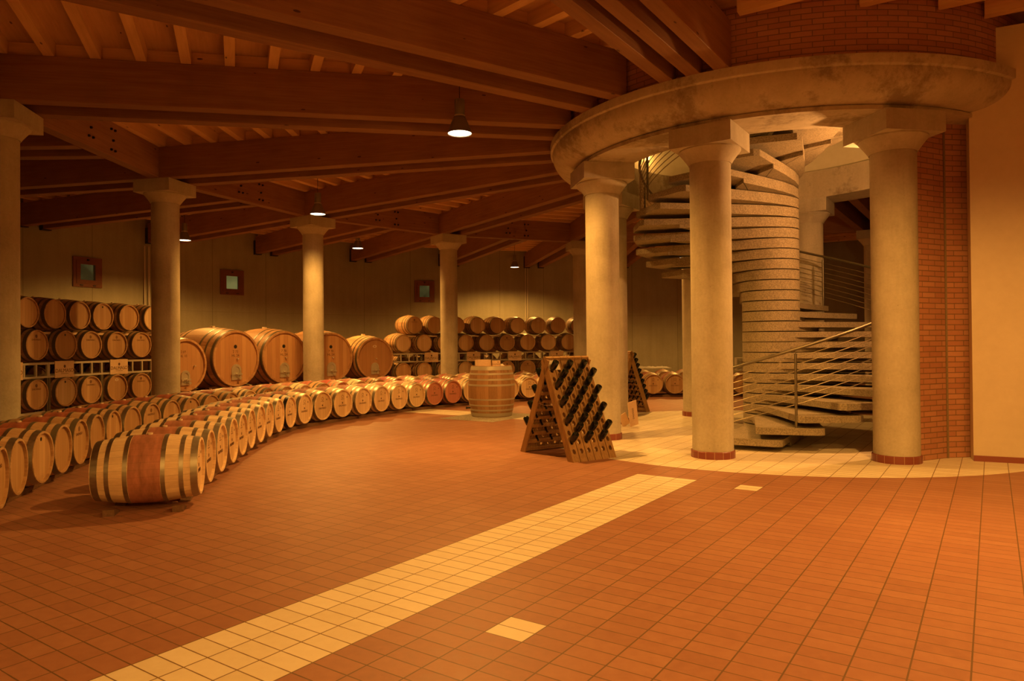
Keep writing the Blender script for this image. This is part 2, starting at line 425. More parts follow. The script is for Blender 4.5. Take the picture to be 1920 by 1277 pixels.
# ------------------------------------------------------------------ floor and outer wall
fl = MB().prism([(21 * cos(2 * pi * k / 96) + CX, 21 * sin(2 * pi * k / 96) + CY) for k in range(96)], -.1, 0)
tag(fl.build('floor', M['floor']), kind='structure')
RW = 20.32
wins = [(151.7, 3.50, 4.43), (137.5, 3.52, 4.44), (114.45, 3.48, 4.42)]
hw = .36 / RW * 180 / pi      # half width of the opening
def outer_wall():
    azs = set(k * 3.0 for k in range(121))
    for a, z0, z1 in wins: azs |= {a - hw, a + hw}
    azs = sorted(azs); zs = sorted({0, 6.05} | {w[1] + .1 for w in wins} | {w[2] - .1 for w in wins})
    mb = MB(); idx = {}
    def vid(a, z, o):
        k = (round(a, 4), z, o)
        if k not in idx: idx[k] = len(mb.v); r = RW + (.3 if o else 0); mb.v.append((r * cos(radians(a)), r * sin(radians(a)), z))
        return idx[k]
    for i in range(len(azs) - 1):
        for j in range(len(zs) - 1):
            am = (azs[i] + azs[i + 1]) / 2; zm = (zs[j] + zs[j + 1]) / 2
            hole = any(abs(am - a) < hw and z0 + .1 < zm < z1 - .1 for a, z0, z1 in wins)
            if hole: continue
            a0, a1 = azs[i], azs[i + 1]
            if a1 >= 360: a1 = 360.0
            mb.f.append((vid(a0, zs[j], 0), vid(a0, zs[j + 1], 0), vid(a1, zs[j + 1], 0), vid(a1, zs[j], 0)))
            mb.f.append((vid(a0, zs[j], 1), vid(a1, zs[j], 1), vid(a1, zs[j + 1], 1), vid(a0, zs[j + 1], 1)))
            mb.sm += [True, True]
    for a, z0, z1 in wins:
        za, zb = z0 + .1, z1 - .1
        for p, q in (((a - hw, za), (a - hw, zb)), ((a - hw, zb), (a + hw, zb)), ((a + hw, zb), (a + hw, za)), ((a + hw, za), (a - hw, za))):
            mb.f.append((vid(*p, 0), vid(*q, 0), vid(*q, 1), vid(*p, 1))); mb.sm.append(False)
    o = mb.build('wall_outer', M['wall'], loc=(CX, CY, 0)); tag(o, kind='structure')
outer_wall()
for i, (a, z0, z1) in enumerate(wins):
    x, y = P(RW - .03, a); w = empty('window_%d' % (i + 1), (x, y, z0), radians(a + 180)); tag(w, kind='structure')
    hwid = .45; H = z1 - z0; mb = MB()
    for y0, y1, q0, q1 in ((-hwid, hwid, 0, .11), (-hwid, hwid, H - .11, H), (-hwid, -hwid + .11, .11, H - .11), (hwid - .11, hwid, .11, H - .11)):
        mb.box(-.06, .02, y0, y1, q0, q1)
    for y0, y1, q0, q1 in ((-hwid + .1, hwid - .1, .1, .22), (-hwid + .1, hwid - .1, H - .22, H - .1), (-hwid + .1, -hwid + .22, .22, H - .22), (hwid - .22, hwid - .1, .22, H - .22)):
        mb.box(-.05, .035, y0, y1, q0, q1)
    mb.build('window_frame', M['wframe'], w)
    MB().box(-.02, -.012, -hwid + .21, hwid - .21, .21, H - .21).build('window_pane', M['pane'], w)
    for yy in (-.2, .2): MB().box(.02, .045, yy - .045, yy + .045, .04, .065).build('hinge', M['black'], w)
    MB().box(.02, .06, -.03, .03, H - .11, H - .06).build('latch', M['black'], w)
# plastered and brick walls on the right
def wall_seg(name, p, q, thick, h, mat, kind='structure', z0=0):
    L = hypot(q[0] - p[0], q[1] - p[1]); a = atan2(q[1] - p[1], q[0] - p[0])
    o = MB().box(0, L, 0, thick, z0, h).build(name, mat, loc=(p[0], p[1], 0), rotz=a); return tag(o, kind=kind)
pd = Vector((6.60 - 6.101, 9.083 - 9.319)).normalized()
p1 = Vector((6.105, 9.317)); p2 = p1 + pd * 4.5
wall_seg('wall_right', p1, p2, .25, 5.70, M['plaster'])
sk = MB().box(.0, 4.5, -.018, .0, 0, .075).build('baseboard_right', M['redtile'], loc=(p1.x, p1.y, 0), rotz=atan2(pd.y, pd.x)); tag(sk, kind='structure')
cor = Vector((5.92, 9.575)); e1 = Vector((5.28, 9.275)); e2 = Vector((6.45, 9.64))
wall_seg('wall_brick_left', (5.13, 9.20), cor, .22, 4.56, M['brick'])
wall_seg('wall_brick_right', cor, e2, .22, 4.56, M['brick'])
gz = MB().box(-.012, .012, -.012, .012, 0, 4.56).build('trim_1', simple('mortar', (.22, .15, .08), .9), loc=(cor.x - .002, cor.y - .008, 0)); tag(gz, kind='structure')

# ------------------------------------------------------------------ columns
def make_column(h_ab, h_top, r, ab, tilebase=True):
    root = empty('concrete_column'); tag(root, 'column', 'column')
    neck = h_ab - .20
    MB().lathe([(r * 1.0, .0), (r, neck)], 48).build('shaft', M['conc'], root)
    prof = [(r + .004, neck)] + [(r + .012 + (ab * .49 - r - .012) * (t ** 1.15), neck + (h_ab - neck - .02) * t) for t in [k / 8 for k in range(9)]] + [(ab * .49, h_ab)]
    MB().lathe(prof, 48, cap1=True).build('capital', M['conc'], root)
    hb = ab / 2; mb = MB(); mb.box(-hb, hb, -hb, hb, h_ab, h_top)
    mb.build('abacus', M['conc'], root)
    if tilebase:
        t = NT('column_base_tiles'); v = t.obj(); x, y, z = t.sep(v)
        fr = t.math('FRACT', t.math('MULTIPLY', t.math('ADD', t.math('ARCTAN2', y, x), pi), 16 / (2 * pi)))
        g = t.math('LESS_THAN', fr, .045)
        mt = t.out(t.mix(g, (.24, .06, .04), (.5, .34, .18)), .35)
        MB().lathe([(r + .02, 0), (r + .02, .092), (r + .012, .10), (r, .10)], 48).build('tile_base', mt, root)
    return root
lab_in = {0: 'round concrete column at the back right inside the ring, behind the spiral stair', }
inner_lab = [  # az index from PH, 45 deg apart
    'slim-looking column at the back of the ring, showing beside the big front column',   # E
    'column at the back left of the ring with crate boards leaning on it',  # D
    'round concrete column standing behind the bottle rack',  # C
    'tall pale column in front of the spiral stair, left of centre of the stair',  # A
    'thick pale column right of the stair, beside the brick pier',  # B
    'column of the ring hidden behind the plastered wall on the right',  # H
    'column of the ring hidden behind the brick pier',  # G
    'column at the far right inside of the ring, seen past the stair']  # F
colp = make_column(4.29, 4.558, .281, .86); st = {}
for i, lab in enumerate(inner_lab):
    az = PH + 45 * i; x, y = P(3.077, az)
    place(colp, st, (x, y, 0), radians(az), lab, 'columns carrying the concrete ring')
colo = make_column(4.86, 5.118, .278, .86, False); st = {}
outer_lab = ['free-standing column at the far left edge, cut by the picture', 'free-standing column left of the big casks', 'free-standing column in front of the big casks',
             'free-standing column in front of the right-hand barrel stack', 'far column just left of the ring, partly behind a ring column',
             'far column hidden behind the spiral stair', 'dark far column seen past the stair railing', 'far right column behind the brick pier']
for i, lab in enumerate(outer_lab):
    az = PH + 90 - 22.5 * i; x, y = P(12.263, az)
    place(colo, st, (x, y, 0), radians(az), lab, 'columns under the outer beam ring')

# ------------------------------------------------------------------ ring beam, brick drum
ring = empty('ring_beam', (CX, CY, 4.56)); tag(ring, 'big round concrete ring beam with a bulging underside on the stair columns', 'ring beam')
prof = [(2.68, .56), (2.68, 0), (3.46, 0), (3.46, .05)]
for k in range(17):
    t = radians(78) * (1 - k / 16); prof.append((3.34 + .475 * cos(t), .41 - .35 * sin(t)))
prof += [(3.815, .425), (3.85, .44), (3.855, .45), (3.855, .56)]
MB().lathe(prof, 128, closed=True).build('ring_body', M['ring'], ring)
dr = MB().lathe([(3.68, 5.12), (3.68, 6.4)], 128).lathe([(2.78, 8.4), (2.78, 5.121)], 96)
o = MB().lathe([(3.68, 5.121), (3.68, 6.3), (2.95, 6.3), (2.95, 5.121)], 128, closed=True).build('wall_drum', M['brickc'], loc=(CX, CY, 0)); tag(o, kind='structure')
o = MB().lathe([(2.94, 8.4), (2.80, 8.4), (2.80, 5.122), (2.94, 5.122)], 96, closed=True).build('wall_stairwell', M['inner'], loc=(CX, CY, 0)); tag(o, kind='structure')
o = MB().lathe([(0.01, 8.4), (2.94, 8.4), (2.94, 8.5), (0.01, 8.5)], 64, closed=True).build('ceiling', M['inner'], loc=(CX, CY, 0)); tag(o, kind='structure')

# ------------------------------------------------------------------ timber roof
ZB, ZT, ZC = 5.12, 5.76, 5.97
def beam(p, q, w, z0, z1, label, group, name='glulam_beam', mat='glulam', cat='beam', board=True, side=0):
    L = hypot(q[0] - p[0], q[1] - p[1]); a = atan2(q[1] - p[1], q[0] - p[0])
    o = MB().box(0, L, -w / 2, w / 2, 0, z1 - z0, .006).build(name, M[mat], loc=(p[0], p[1], z0), rotz=a)
    tag(o, label, cat, group); return o
ROW = {100: 'over the far column beside the ring', 122: 'over the column before the right barrel stack', 145: 'over the column before the big casks',
       167: 'over the column left of the big casks', 190: 'over the column at the left edge', 212: 'nearest the viewer, crossing the top left',
       77: 'behind the stair', 55: 'seen past the stair on the right', 32: 'hidden behind the brick pier'}
def off(p, az, d): return (p[0] - d * sin(radians(az)), p[1] + d * cos(radians(az)))
spokes = [32.57, 55.07, 77.57, 100.07, 122.57, 145.07, 167.57, 190.07, 212.57]
for az in spokes:
    nm = ROW[int(az)]
    for sgn, sd in ((-1, 'right'), (1, 'left')):
        r0_ = sqrt(3.73 ** 2 - .33 ** 2) + .005
        rr1 = 12.26 if az < 200 else 19.9
        p = off(P(r0_, az), az, .33 * sgn); q = off(P(20.16 if az > 10 else 20.16, az), az, .33 * sgn)
        wd = (('nearer', 'farther') if az > 130 else ('left', 'right'))[0 if sgn > 0 else 1]
        lbl = 'long glulam beam %s, %s one of its pair' % (nm, wd)
        beam(p, q, .22, ZB, ZT, lbl, 'paired radial roof beams')
        b = MB().box(0, hypot(q[0] - p[0], q[1] - p[1]), -.012, .012, 0.001, ZC - ZT - .003).build('packing_board', M['rafter'], loc=(p[0], p[1], ZT), rotz=radians(az))
        tag(b, 'edge board topping the roof beam %s, %s one' % (nm, wd), 'board', 'boards on the paired beams')
# triple beam at the entrance side
for k, (d, sd) in enumerate(((.33, 'right'), (-.05, 'middle'), (-.42, 'left'))):
    az = 235.07
    p = off(P(sqrt(3.73 ** 2 - d * d) + .005, az), az, -d); q = off(P(19.9, az), az, -d)
    beam(p, q, .19, ZB, ZT, ['left', 'middle', 'right'][k] + ' one of the three beams meeting the brick drum above the stair', 'three beams side by side')
# bearers under secondary pairs, between the outer columns
names = ['left of the casks\' column', 'from the casks\' left column rightward', 'behind the lamp-lit column, rightward',
         'left of the ring', 'behind the ring, left part', 'behind the ring, right part', 'past the stair on the right']
for i in range(-1, 7):
    a0 = PH + 90 - 22.5 * i; a1 = a0 - 22.5
    p = Vector(P(12.263, a0)); q = Vector(P(12.263, a1)); d = (q - p).normalized(); p2_ = p + d * .46; q2 = q - d * .46
    root = empty('cross_beam', (p2_.x, p2_.y, ZB), atan2(d.y, d.x)); L = (q2 - p2_).length
    tag(root, 'deep timber cross beam with bolts, ' + (names[i] if i >= 0 else 'outside the picture on the left'), 'beam', 'cross beams between the outer columns')
    MB().box(0, L, -.11, .11, 0, .64, .006).build('timber', M['glulam'], root)
    for bx, bz in ((-.42, .18), (-.30, .18), (-.36, .34), (-.22, .52), (.24, .12), (.36, .12), (.30, .30), (.24, .50), (.36, .50)):
        MB().lathe([(.001, -.03), (.02, -.03), (.024, 0)], 10).xf(Matrix.Rotation(radians(-90), 4, 'X')).build('bolt', M['hoopb'], root, loc=(L / 2 + bx, -.112, bz))
        MB().lathe([(.001, -.03), (.02, -.03), (.024, 0)], 10).xf(Matrix.Rotation(radians(90), 4, 'X')).build('bolt', M['hoopb'], root, loc=(L / 2 + bx, .112, bz))
    if 20 < (a0 + a1) / 2 < 190:
        am = (a0 + a1) / 2; rin = 12.263 * cos(radians(11.25)) + .13
        for sgn in (-1, 1):
            beam(off(P(rin, am), am, .33 * sgn), off(P(20.16, am), am, .33 * sgn), .22, ZB, ZT,
                 'outer roof beam starting %s, %s of its pair' % (names[max(i, 0)], (('nearer', 'farther') if am > 130 else ('left', 'right'))[0 if sgn > 0 else 1]), 'outer paired beams to the back wall')
            pp = off(P(rin, am), am, .33 * sgn)
            MB().box(0, 20.16 - rin, -.012, .012, 0.001, ZC - ZT - .003).build('packing_board', M['rafter'], loc=(pp[0], pp[1], ZT), rotz=radians(am))['kind'] = 'structure'
for o in [o for o in COL.objects if o.name.startswith('packing_board') and o.get('kind')]:
    del o['kind']; tag(o, 'board on edge on top of an outer roof beam running to the back wall', 'board', 'boards on the outer beams')
# rafters
RAF = [0]
def rafter(p, q, label, group):
    L = hypot(q[0] - p[0], q[1] - p[1]); a = atan2(q[1] - p[1], q[0] - p[0])
    o = MB().box(0, L, -.07, .07, 0, ZC - ZT - .002).build('rafter', M['rafter'], loc=(p[0], p[1], ZT + .001), rotz=a); tag(o, label, 'rafter', group); RAF[0] += 1
BN = [(66, 'past the stair'), (89, 'behind the stair'), (111, 'above the right stack'), (134, 'above the middle casks'), (156, 'above the left casks'),
      (179, 'above the left stack'), (201, 'at the top left'), (224, 'left of the three beams'), (44, 'far right')]
class _B:
    def __getitem__(s, k): return min(BN, key=lambda q: abs(q[0] - k))[1]
bayn = _B()
for j in range(len(spokes) - 1 + 1):
    a0 = spokes[j]; a1 = a0 + 22.5; am = (a0 + a1) / 2
    if am < 50: continue
    s = 4.05; k = 0
    while s < 12.1:
        hl = s * tan(radians(11.25)) - (.33 - .02 if s < 12 else .31) / cos(radians(11.25)) - .02
        if hl > .12:
            c = P(s, am); rafter(off(c, am, -hl), off(c, am, hl), 'joist %s, %s out from the brick drum' % (bayn[int(am)], ordn(k)), 'joists ' + bayn[int(am)]); k += 1
        s += .6
    if am < 200:
        for h in (0, 1):
            am2 = a0 + 5.625 + 11.25 * h; s = 12.75; k = 0
            while s < 19.9:
                hl = s * tan(radians(5.625)) - .345 / cos(radians(5.625))
                c = P(s, am2); rafter(off(c, am2, -hl), off(c, am2, hl), 'outer joist %s, %s half, %s out' % (bayn[int(am)], ['right', 'left'][h], ordn(k)), 'outer joists ' + bayn[int(am)]); k += 1
                s += .9 if am2 < 88 else .6
# entrance-side joists, square to the triple beam
ua = 238.5; ux, uy = cos(radians(ua)), sin(radians(ua)); vx, vy = -uy, ux
for k, s in enumerate((4.45, 3.87, 3.27, 2.67, 2.07, 5.05, 5.65)):
    t0 = .42 if s > 3.75 else sqrt(3.70 ** 2 - s * s) + .02
    rafter((CX + ux * s + vx * t0, CY + uy * s + vy * t0), (CX + ux * s + vx * 6.5, CY + uy * s + vy * 6.5), 'long joist above the drum, %s' % ['fourth up from the lowest drum corner', 'lowest and longest one clear of the drum', 'third, starting at the brick drum', 'starting low on the right side of the drum', 'at the far right end of the drum', 'just above the picture, near', 'just above the picture, nearest'][k], 'long joists above the drum')
# ceiling boards, one deck per bay
for j in range(16):
    am = PH + 11.25 + 22.5 * j; h = radians(11.25); n = 6
    poly = [(3.66 * cos(-h + 2 * h * k / n), 3.66 * sin(-h + 2 * h * k / n)) for k in range(n, -1, -1)] + [(20.65 * cos(-h + 2 * h * k / n), 20.65 * sin(-h + 2 * h * k / n)) for k in range(n + 1)]
    o = MB().prism(poly, 0, .06).build('ceiling', M['boards'], loc=(CX, CY, ZC), rotz=radians(am)); tag(o, kind='structure')
# steel shoes where beams meet the back wall
for az in [PH + 11.25 * k for k in range(-2, 9)]:
    for sgn in (-1, 1):
        p = off(P(20.17, az), az, .33 * sgn); o = MB().box(-.03, .13, -.13, .13, -.03, .0).box(.0, .13, -.13, .13, .0, .5).build('beam_shoe', M['black'], loc=(p[0], p[1], ZB), rotz=radians(az))
        tag(o, 'dark steel bracket on the back wall holding the end of a roof beam', 'bracket', 'steel beam brackets on the back wall')
for k, a in enumerate((146.55, 146.15)):
    x, y = P(20.22, a); o = MB().lathe([(.022, 0), (.022, 5.0)], 10).build('conduit_pipe', M['rackm'], loc=(x, y, 0))
    tag(o, 'thin %s conduit pipe running up the back wall beside the left column' % ['left-hand', 'right-hand'][k], 'pipe', 'conduit pipes on the back wall')
for k, a in enumerate((101.2, 100.9)):
    x, y = P(20.22, a); o = MB().lathe([(.02, 0), (.02, 5.6)], 10).build('conduit_pipe', M['rackm'], loc=(x, y, 0))
    tag(o, 'thin %s conduit on the back wall behind the farthest lamp' % ['left', 'right'][k], 'pipe', 'conduit pipes behind the farthest lamp')

# ------------------------------------------------------------------ pendant lamps
for k, (x, y, wt, lab) in enumerate(PEND):
    r = empty('pendant_lamp', (x, y, LAMP_Z)); tag(r, lab, 'lamp', 'bell pendant lamps')
    MB().lathe([(.006, .52), (.006, 1.165)], 8).build('cord', M['black'], r)
    MB().lathe([(.001, .52), (.07, .52), (.078, .50), (.078, .30), (.07, .28)], 20).build('lamp_cap', M['lampm'], r)
    MB().lathe([(.085, .255), (.085, .28), (.07, .285)], 20).build('collar', M['steel'], r)
    MB().lathe([(.07, .26), (.095, .24), (.125, .17), (.155, .09), (.183, .02), (.19, 0), (.182, 0), (.15, .085), (.12, .16), (.09, .23), (.001, .235)], 28).build('lamp_shade', M['lampm'], r)
    MB().lathe([(.001, .012), (.176, .012)], 28).build('lens', M['lens'], r)
    ld = bpy.data.lights.new('lamp_light', 'SPOT'); ld.energy = wt; ld.color = LIGHT_COL; ld.spot_size = radians(162 if y < 3 else 156); ld.spot_blend = .3 if y < 3 else .5; ld.shadow_soft_size = .09
    lo = bpy.data.objects.new('lamp_light', ld); COL.objects.link(lo); lo.parent = r; lo.location = (0, 0, -.002)
# bare bulbs on the stairwell wall, and a flood lamp on the inner side of the ring column
def wall_bulb(az, z, e, lab):
    x, y = P(2.79, az); r = empty('wall_lamp', (x, y, z), radians(az + 180)); tag(r, lab, 'lamp', 'stairwell wall lamps')
    MB().box(0, .03, -.04, .04, -.10, .02).build('backplate', M['steel'], r)
    MB().lathe([(.001, -.04), (.03, -.04), (.03, .0), (.001, .0)], 12).xf(Matrix.Translation((.08, 0, -.03))).box(.02, .08, -.01, .01, -.06, -.04).build('lamp_holder', M['black'], r)
    MB().lathe([(.001, .10), (.018, .085), (.028, .05), (.022, .01), (.012, -.02)], 14).xf(Matrix.Translation((.08, 0, 0))).build('bulb', M['bulb'], r)
    ld = bpy.data.lights.new('bulb_light', 'POINT'); ld.energy = e; ld.color = LIGHT_COL; ld.shadow_soft_size = .04
    lo = bpy.data.objects.new('bulb_light', ld); COL.objects.link(lo); lo.parent = r; lo.location = (.14, 0, .05)
wall_bulb(129.5, 5.40, 12, 'small glowing bare bulb on the stairwell wall above the stair railing')
wall_bulb(315, 5.55, 90, 'bare bulb on the stairwell wall hidden by the ring')
x, y = P(2.74, 293); fr_ = empty('flood_lamp', (x, y, 3.75)); fr_.rotation_euler = (0, 0, radians(293 + 180)); tag(fr_, 'flood lamp fixed behind the thick column, throwing light up into the stair', 'lamp')
MB().box(-.05, .02, -.09, .09, -.07, .07).build('lamp_housing', M['black'], fr_)
MB().box(.021, .025, -.08, .08, -.06, .06).build('lens', M['bulb'], fr_)
ld = bpy.data.lights.new('flood_light', 'POINT'); ld.energy = 280; ld.color = (1, .45, .13); ld.shadow_soft_size = .05
lo = bpy.data.objects.new('flood_light', ld); COL.objects.link(lo); lo.parent = fr_; lo.location = (.08, 0, 0)

# ------------------------------------------------------------------ barrels
def arc_body(L, rh, rb, n=40, inset=.03, th=.022):
    prof = []
    for k in range(15):
        x = -L / 2 + L * k / 14; prof.append((rh + (rb - rh) * (1 - (2 * x / L) ** 2), x))
    f = (prof[-1][0] - th, L / 2); b = (prof[0][0] - th, -L / 2)
    return [(b[0], -L / 2 + inset), b] + prof + [f, (f[0], L / 2 - inset)]
def hoop_prof(L, rh, rb, x, w, t=.003):
    R = lambda q: rh + (rb - rh) * (1 - (2 * q / L) ** 2)
    a, b = x - w / 2, x + w / 2; a = max(a, -L / 2 + .002); b = min(b, L / 2 - .002)
    return [(R(a) - .002, a), (R(a) + t, a), (R((a + b) / 2) + t, (a + b) / 2), (R(b) + t, b), (R(b) - .002, b)]
MESH = {}
def mobj(key, fn, mat, name, parent, loc=(0, 0, 0)):
    k = (key, mat)
    if k not in MESH:
        me = fn().mesh(name); me.materials.append(M[mat]); MESH[k] = me
    o = bpy.data.objects.new(name, MESH[k]); COL.objects.link(o); o.parent = parent; o.location = loc; return o
BL, BRH, BRB = .95, .285, .338
HOOPS = [(-.437, .062), (-.325, .040), (-.165, .040), (.165, .040), (.325, .040), (.437, .062)]
def make_barrel(body, head, hoop, brand=None):
    root = empty('wine_barrel'); tag(root, 'barrel', 'barrel'); c = (0, 0, BRB)
    mobj('bb', lambda: MB().lathe(arc_body(BL, BRH, BRB), 40, 'X'), body, 'staves', root, c)
    mobj('hf', lambda: MB().lathe([(.001, BL / 2 - .028), (.268, BL / 2 - .028), (.268, BL / 2 - .045)], 40, 'X', False), head, 'front_head', root, c)
    mobj('hb', lambda: MB().lathe([(.001, -BL / 2 + .028), (.268, -BL / 2 + .028), (.268, -BL / 2 + .045)], 40, 'X', False), head, 'back_head', root, c)
    for i, (x, w) in enumerate(HOOPS): mobj('hp%d' % i, lambda: MB().lathe(hoop_prof(BL, BRH, BRB, x, w), 40, 'X'), hoop, 'hoop', root, c)
    mobj('bung', lambda: MB().lathe([(.026, BRB - .006), (.026, BRB + .016), (.001, BRB + .016)], 14), 'bung', 'bung', root, c)
    x = BL / 2 - .0265
    if brand == 'name':
        def fn():
            m = MB(); m.add(*text_mesh('DALMASO', .052, x, 0, -.05)); m.add(*shield(x, 0, .01, .018))
            m.lathe([(.026, x), (.034, x)], 16, 'X').xf(Matrix.Translation((0, 0, .14)), len(m.v) - 32); m.box(x - .001, x + .001, -.05, .05, .085, .092)
            m.add(*shield(x, .14, .12, .014)); return m
        mobj('br', fn, 'ink', 'brand_mark', root, c)
    elif brand == 'dot':
        mobj('bd', lambda: MB().lathe([(.001, x), (.022, x)], 14, 'X').xf(Matrix.Translation((0, .0, .20))), 'black', 'head_bung', root, c)
    elif brand == 'oval':
        mobj('bo', lambda: MB().lathe([(.022, x), (.042, x)], 16, 'X').xf(Matrix.Translation((0, 0, .17)) @ Matrix.Diagonal((1, 1.2, .7, 1))), 'bung', 'brand_mark', root, c)
    elif brand == 'faint':
        def fn():
            m = MB(); m.add(*shield(x, 0, .17, .03)); m.add(*text_mesh('DALMASO', .05, x, 0, .10)); return m
        mobj('bf', fn, 'inkf', 'brand_mark', root, c)
    return root
def interp(tab, a):
    for (a0, r0_), (a1, r1_) in zip(tab, tab[1:]):
        if a0 >= a >= a1: return r0_ + (r1_ - r0_) * (a0 - a) / (a0 - a1)
    return tab[-1][1] if a < tab[-1][0] else tab[0][1]
def row(tab, start, stop, pitch):
    out = []; a = start
    while a > stop:
        r = interp(tab, a); e = .5; r2 = interp(tab, a - e)
        p = Vector(P(r, a)); q = Vector(P(r2, a - e)); t = (q - p).normalized(); nrm = Vector((t.y, -t.x))     # facing the ring
        out.append((a, p, nrm)); rb = r + .48
        # advance so that the bellies sit one pitch apart
        lo, hi = .5, 12.0
        for _ in range(30):
            m = (lo + hi) / 2; r3 = interp(tab, a - m); p3 = Vector(P(r3 + .48, a - m)); p0 = Vector(P(rb, a))
            if (p3 - p0).length < pitch: lo = m
            else: hi = m
        a -= m
    return out
TF = [(216, 9.48), (213.8, 9.33), (209.7, 9.13), (205.7, 8.95), (201.7, 8.80), (197, 8.69), (192, 8.63), (188, 8.60), (175, 8.66), (170, 8.62), (165, 8.50), (160, 8.36), (155, 8.30), (150, 8.28), (120, 8.30), (60, 8.35)]
TB = [(216, 11.10), (208, 10.92), (204.5, 10.78), (201, 10.70), (197, 10.65), (190, 10.62), (183, 10.54), (176, 10.47), (170, 10.40), (60, 10.40)]
proto = {}
def barrel(kind, brand):
    k = (kind, brand)
    if k not in proto:
        b, h, hp = {'new': ('b_new', 'h_new', 'hoop'), 'newblack': ('b_new', 'h_new', 'hoopb'), 'pink': ('b_pink', 'h_pink', 'hoop'), 'mid': ('b_mid', 'h_mid', 'hoopd'), 'midl': ('b_mid', 'h_mid', 'hoop'),
                    'st': ('b_st', 'h_mid', 'hoopd'), 'stl': ('b_st', 'h_new', 'hoopd')}[kind]
        proto[k] = [make_barrel(b, h, hp, brand), {}]
    return proto[k]
def put_barrel(kind, brand, loc, rz, label, group):
    pr, stt = barrel(kind, brand); return place(pr, stt, loc, rz, label, group)
def chock(x, y, rz, label, sc=1.0):
    o = MB().prism([(-.11, 0), (.11, 0), (.085, .05), (-.02, .075), (-.11, .03)], -.045, .045).xf(Matrix.Rotation(radians(90), 4, 'X')).build('wooden_chock', M['rough_wood'], loc=(x, y, 0), rotz=rz)
    tag(o, label, 'chock', 'wooden chocks under barrels'); return o
GAP = .05
rowF = row(TF, 213.8, 61, .6795)
n_ = len(rowF)
for i, (a, p, nr) in enumerate(rowF):
    c = p - nr * (BL / 2); rz = atan2(nr.y, nr.x)
    kind = 'newblack' if i in (9,) else 'pink' if i in (17, 18) else ('midl' if a < 100 else 'new')
    lab = 'barrel in the front curved row, %s from the near end' % ordn(i)
    if i == 0: lab = 'wine-stained barrel nearest the viewer, its whole side showing, ending the front row'
    elif i == 9: lab = 'pale barrel with black hoops in the front curved row, %s from the near end' % ordn(i)
    elif i in (17, 18): lab = 'rosy red barrel with a red head near the upright barrel, %s of the two' % ('left' if i == 17 else 'right')
    else: lab = 'pale oak ' + lab
    put_barrel(kind, 'name', (c.x, c.y, GAP), rz, lab, 'barrels of the front curved row')
    if i == 0:
        for s_, sx in ((-.30, 'left'), (.30, 'right')):
            q = c + nr * s_; tv = Vector((-nr.y, nr.x))
            for e, nm in ((1, 'back'), (-1, 'front')):
                w = q + tv * e * .13 * (1 if e > 0 else 1); ch = MB().prism([(-.10, 0), (.10, 0), (.10, .062), (.02, .05), (-.10, .014)], -.05, .05).xf(Matrix.Rotation(radians(90), 4, 'X')).build('wooden_chock', M['rough_wood'], loc=(w.x - tv.x * -e * .10, w.y - tv.y * -e * .10, 0), rotz=atan2(tv.y * e, tv.x * e))
                tag(ch, 'dark wooden chock wedged under the nearest barrel, %s end, %s side' % (sx, nm), 'chock', 'wooden chocks under barrels')
rowB = row(TB, 211.7, 61, .678)
for i, (a, p, nr) in enumerate(rowB):
    c = p - nr * (BL / 2); rz = atan2(nr.y, nr.x)
    kind = ['midl', 'mid', 'midl', 'mid', 'midl'][(i * 7) % 5] if a > 175 else ['midl', 'mid', 'new'][(i * 5) % 3]
    if 130 < a < 150 and i % 3 == 0: kind = 'pink'
    if a < 100: kind = 'midl'
    put_barrel(kind, ['faint', None, 'dot', None][(i * 3) % 4] if a > 150 else None, (c.x, c.y, GAP), rz, 'brown oak barrel in the second curved row, %s from the near left end' % ordn(i), 'barrels of the second curved row')
# timber rails carrying the rows
def rails(rw, nm, step=3):
    cnt = 0
    for i in range(1, len(rw) - step, step):
        (a0, p0, n0), (a1, p1, n1) = rw[i], rw[min(i + step, len(rw) - 1)]
        for d, ww in ((.20, 'front'), (.74, 'rear')):
            A = p0 - n0 * d; B = p1 - n1 * d; A2 = A; dv = (B - A).normalized(); L = (B - A).length - .03
            o = MB().box(0, L, -.05, .05, 0, GAP + .012 + .0, .004).build('timber_rail', M['rough_wood'], loc=(A2.x, A2.y, 0), rotz=atan2(dv.y, dv.x))
            tag(o, 'low timber rail under the %s row, %s, %s stretch from the near end' % (nm, ww, ordn(cnt)), 'rail', 'timber rails under the barrels')
        cnt += 1
rails(rowF, 'front'); rails(rowB, 'second')

# stacks on steel racks
RS = 13.6
def stack(name, azm, azt, z0, rackpairs, seed):
    rnd = random.Random(seed); zz = (.72 - BRB, 1.66 - BRB, 2.27 - BRB)
    for lev, azs in enumerate((azm, azm, azt)):
        for i, a in enumerate(azs):
            p = P(RS + BL / 2, a); rz = radians(a + 180)
            kind = rnd.choice(['st', 'stl', 'st']); br = rnd.choice([None, 'oval', 'dot', 'faint', None]) if name[0] == 'l' else rnd.choice([None, 'oval', None, 'faint'])
            p2 = P(RS + BL / 2 + 1.02, a - (.4 if lev != 1 else -1.2))
            put_barrel(rnd.choice(['st', 'stl']), rnd.choice([None, 'dot']), (p2[0], p2[1], (0, .597, 1.194)[lev]), rz, 'oak barrel behind the %s stack, %s rear row, %s from the left' % (name, ['bottom', 'middle', 'top'][lev], ordn(i)), 'barrels behind the %s stack' % name)
            put_barrel(kind, br, (p[0], p[1], zz[lev]), rz, 'oak barrel in the %s stack, %s row, %s from its left end' % (name, ['bottom', 'middle', 'top'][lev], ordn(i)), 'barrels in the %s stack' % name)
azLm = [178.95 - 3.28 * k for k in range(5)]; azLm = [179.6, 176.05, 172.9, 170.0, 166.95, 164.0, 160.9]
azLt = [180.2, 177.05, 174.1, 171.3, 168.6, 165.5, 162.5]
